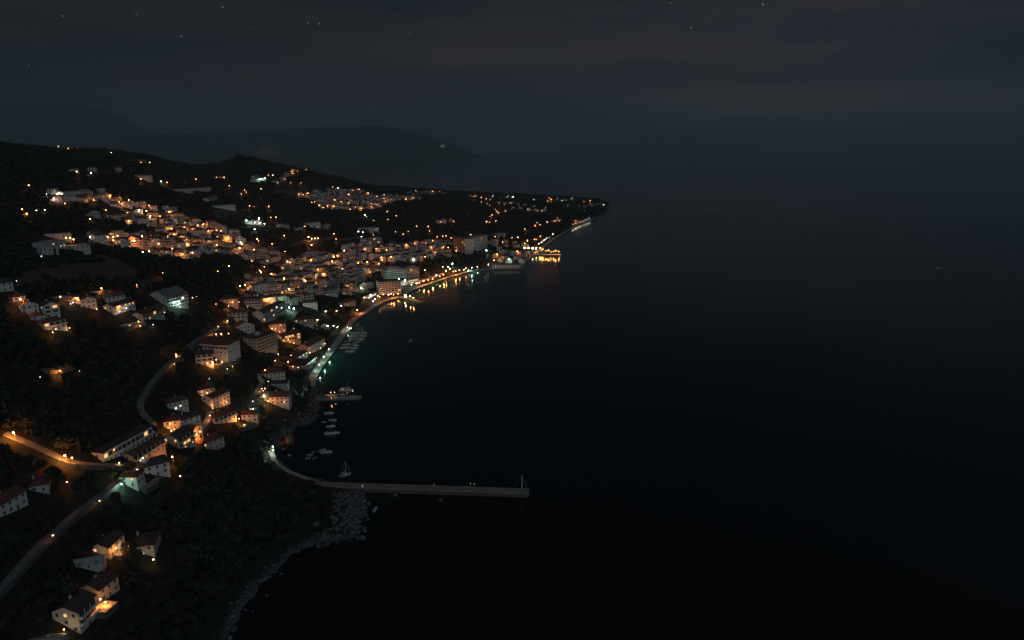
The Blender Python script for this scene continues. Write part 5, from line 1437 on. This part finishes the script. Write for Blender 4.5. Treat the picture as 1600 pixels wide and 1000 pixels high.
heap([(497, 606), (492, 630), (486, 650), (478, 660)], 11, 1.5, .6, 1.7, 5)
heap([(490, 654), (462, 668), (440, 682), (428, 698), (424, 712)], 7, 1.5, .5, 1.6, 4)
heap([(436, 727), (455, 738), (480, 748), (512, 754)], 4, 1.5, .4, 1.1, 2)
heap([(560, 772), (566, 790), (562, 815), (555, 838)], 9, 1.2, .6, 2.6, 6)
heap([(545, 778), (548, 800), (540, 826)], 8, 1.5, .6, 2.4, 6)
heap([(525, 842), (515, 836), (500, 845)], 6, 1.5, .8, 2.6, 3)
heap([(556, 842), (520, 846), (492, 849), (470, 858), (440, 880), (400, 920), (368, 962), (350, 1000)], 3.6, 1.4, .3, 1.4, 4)
me = np_mesh('boulder_shore', np.concatenate(VV), np.concatenate(FF), [STONE], False)
tag(link('boulder_shore', me), 'grey boulders heaped along the water edge of the coves', 'boulders', kind='stuff')
VV, FF, nb = [], [], 0
heap([(575, 775.5), (660, 777.5), (740, 778.5), (815, 779)], 2.2, 1.3, .5, 1.1, 3)
if VV:
    tag(link('rubble_footing', np_mesh('rubble_footing', np.concatenate(VV), np.concatenate(FF), [STONE], False)), 'dark rubble along the foot of the long breakwater', 'rubble', kind='stuff')
for i, (x, y, r, w_) in enumerate([(439, 897, 1.1, 'grey rock standing in the water off the bend of the near shore'), (417, 930, 1.0, 'flat rock awash off the near shore below the first one'), (395, 955, .9, 'low rock awash close to the near shore'), (366, 983, 1.6, 'broad pale rock awash at the lower picture edge'),
                                 (359, 997, 1.6, 'pale rock cut by the lower picture edge'), (574, 787, 1.6, 'boulder standing clear of the heap beside the breakwater root'), (571, 803, 1.4, 'boulder standing clear of the heap, below the breakwater'), (617, 774, 1.6, 'single dark boulder against the breakwater foot'),
                                 (497, 853, 2.0, 'rounded rock leaning out of the near shore'), (480, 851, 2.2, 'long slab of rock on the near shore'), (443, 702, 1.5, 'dark rock in the shallows of the rocky cove'), (452, 712, 1.3, 'smaller dark rock in the shallows of the rocky cove')]):
    c = pxz(x, y, 0)
    me = np_mesh('rock', rock_v(r, 50 + i), IF, [STONE], False)
    tag(link('rock', me, None, (c[0], c[1], .1)), w_, 'rock', 'single rocks along the shore')

# ------------------------------------------------------------------ woods
def crown_quads(n, rx, rz, sd_, ls):
    g2 = np.random.default_rng(sd_)
    d = g2.normal(size=(n, 3)); d /= np.linalg.norm(d, axis=1)[:, None]
    lob = g2.normal(size=(6, 3)); lob /= np.linalg.norm(lob, axis=1)[:, None]
    bump = 1 + .28 * np.max(np.clip(d @ lob.T, 0, 1) ** 6, axis=1) - .22 * g2.random(n)
    rad = bump * (.55 + .45 * g2.random(n) ** .4)
    p = d * rad[:, None] * np.array([rx, rx, rz])
    nrm = d + g2.normal(size=(n, 3)) * .55; nrm /= np.linalg.norm(nrm, axis=1)[:, None]
    a = np.cross(nrm, g2.normal(size=(n, 3))); a /= np.linalg.norm(a, axis=1)[:, None]
    b = np.cross(nrm, a)
    s = ls * (.6 + .8 * g2.random(n))[:, None]
    q = np.stack([p - a * s - b * s * .6, p + a * s - b * s * .6, p + a * s * .7 + b * s, p - a * s * .7 + b * s], 1)
    return q.reshape(-1, 3)


LODS = [[crown_quads(260, 1, .85, i, .17) for i in range(5)], [crown_quads(90, 1, .8, 20 + i, .29) for i in range(5)], [crown_quads(34, 1, .75, 40 + i, .46) for i in range(5)]]
TV = []
inv = []
g3 = np.random.default_rng(12)
fan = lambda x, y: (abs(x) < .80 * y + 40)


def plant_wood(d0, d1, sp, lod, hmin, hmax):
    xs = np.arange(-2300, 420, sp); ys = np.arange(60, 3200, sp)
    X, Y = np.meshgrid(xs, ys, indexing='ij')
    X = (X + g3.uniform(-.45, .45, X.shape) * sp).ravel(); Y = (Y + g3.uniform(-.45, .45, Y.shape) * sp).ravel()
    D = np.hypot(X, Y)
    k = (D >= d0) & (D < d1) & (X > -.92 * Y - 60) & (X < .4 * Y)
    X, Y = X[k], Y[k]
    Z = hgt(X, Y); S = sdist(X, Y, COAST)
    k = (S > 5 + 6 * g3.random(len(X))) & (Z > 2.5)
    cl_ = vnoise(X, Y, 45, 21) + .6 * vnoise(X, Y, 17, 22)
    k &= cl_ > -.34
    cove = np.exp(-((X + 115) ** 2 + (Y - 385) ** 2) / 60.0 ** 2)
    k &= ~((S < 24 * cove) & (cove > .3))
    for q in _fp: k &= (sdist(X, Y, q) < -3) | (vnoise(X, Y, 38, 31) > .24)
    i = ((X - EX0) / ES).astype(int); j = ((Y - EY0) / ES).astype(int)
    inb = (i >= 0) & (i < EXR.shape[0]) & (j >= 0) & (j < EXR.shape[1])
    ex = np.zeros(len(X), bool); ex[inb] = EXR[i[inb], j[inb]] > 0
    k &= ~ex
    X, Y, Z, cl_ = X[k], Y[k], Z[k], cl_[k]
    for x, y, z, c in zip(X, Y, Z, cl_):
        h = g3.uniform(hmin, hmax) * (1 + .5 * c)
        r = h * g3.uniform(.42, .62)
        a = g3.uniform(0, 6.28); ca, sa = math.cos(a) * r, math.sin(a) * r
        v = LODS[lod][g3.integers(5)]
        rz = h * .5
        if lod < 2 and g3.random() < .07:            # a cypress among the round crowns
            ca, sa, rz, h = ca * .34, sa * .34, h * .85, h * 1.35
        o = np.empty_like(v)
        o[:, 0] = v[:, 0] * ca - v[:, 1] * sa + x; o[:, 1] = v[:, 0] * sa + v[:, 1] * ca + y; o[:, 2] = v[:, 2] * rz + z + h * .62
        TV.append(o)
    return len(X)


nt_ = (plant_wood(120, 430, 4.4, 0, 3.2, 6.6), plant_wood(430, 1000, 6.4, 1, 3.5, 7), plant_wood(1000, 3000, 11, 2, 4, 7.5))
print('TREES', nt_)
V = np.concatenate(TV)
tag(link('woodland', np_mesh('woodland', V, np.arange(len(V)).reshape(-1, 4), [LEAF])), 'dark wood and scrub covering the hillsides between the houses', 'woodland', kind='stuff')

# trees one can tell apart
TREES = [
    (462, 596, 9, 'round dark tree between the two large shore villas and the quay'), (470, 618, 8, 'dark tree beside the large red roofed shore villa'), (452, 600, 7, 'smaller tree behind the dark flat pavilion'), (268, 567, 7, 'orange lit tree at the top of the curving road'), (286, 566, 7, 'bushy tree on the far side of the orange glade'),
    (372, 248, 15, 'taller tree standing on the bare hilltop'), (379, 248, 13, 'second tree standing on the bare hilltop'), (88, 584, 6, 'olive tree lit orange in the lone glade'), (106, 581, 6, 'tree lit yellow at the edge of the lone glade'), (205, 872, 8, 'black round tree in front of the star shaped roof'), (212, 882, 7, 'lower dark tree under the star shaped roof'),
    (176, 752, 7, 'dark tree at the end of the orange lane'), (206, 738, 6, 'tree between the green lit villa and the dark roofed house'), (258, 764, 6, 'tree below the concrete garden terrace'), (375, 539, 7, 'green lit tree between the broad hotel and the balcony block'), (366, 676, 6, 'tree beside the lit lawn'),
    (505, 528, 8, 'dark tree above the quay opposite the pontoon'), (496, 534, 8, 'dark tree behind the pink quayside house'), (520, 520, 7, 'tree at the quay corner'), (500, 512, 6, 'tree lit yellow beside the rosy house'), (640, 418, 9, 'tree in the park behind the long promenade'), (720, 404, 10, 'tall tree of the park below the slab hotel'),
    (745, 402, 10, 'tree of the park nearest the boathouse row'), (690, 405, 10, 'tree in the middle of the park'), (120, 560, 7, 'tree alone above the lone glade'), (182, 786, 6, 'pale bush under the green lit villa'), (236, 690, 6, 'tree at the upper end of the long white block'), (445, 580, 6, 'tree in front of the restaurant square'),
]
TP = [crown_quads(620, 1, .9, 70 + i, .11) for i in range(4)]
for i, (x, y, h, lab) in enumerate(TREES):
    p_ = ground(x, y)
    if p_ is None: continue
    o = empty('tree', p_, _rc.uniform(0, 6.28)); tag(o, lab, 'tree')
    s = MB(); s.tube((0, 0, -.8), (.05 * h, 0, h * .34), .04 * h, .026 * h, 8)
    for a in range(4):
        t_ = a * 1.6; s.tube((.05 * h, 0, h * .33), (.05 * h + math.cos(t_) * h * .2, math.sin(t_) * h * .2, h * (.55 + .04 * a)), .02 * h, .008 * h, 6)
    s.build('trunk', BARK, o)
    v = TP[i % 4] * np.array([h * .40, h * .40, h * .40]) + np.array([.05 * h, 0, h * .62])
    link('crown', np_mesh('crown', v, np.arange(len(v)).reshape(-1, 4), [LEAF2]), o)

# ------------------------------------------------------------------ sea haze
HZ = bpy.data.materials.new('sea_haze'); HZ.use_nodes = True
t = HZ.node_tree; t.nodes.clear()
o_ = t.nodes.new('ShaderNodeOutputMaterial'); pv = t.nodes.new('ShaderNodeVolumePrincipled')
pv.inputs['Color'].default_value = (.58, .84, 1.0, 1); pv.inputs['Density'].default_value = 7.6e-5; pv.inputs['Anisotropy'].default_value = 0.0
t.links.new(pv.outputs[0], o_.inputs['Volume'])
q = MB(); q.box(-31000, -31000, -40, 31000, 31000, 1480)
q.build('haze', HZ)
tag(bpy.data.objects['haze'], kind='stuff')
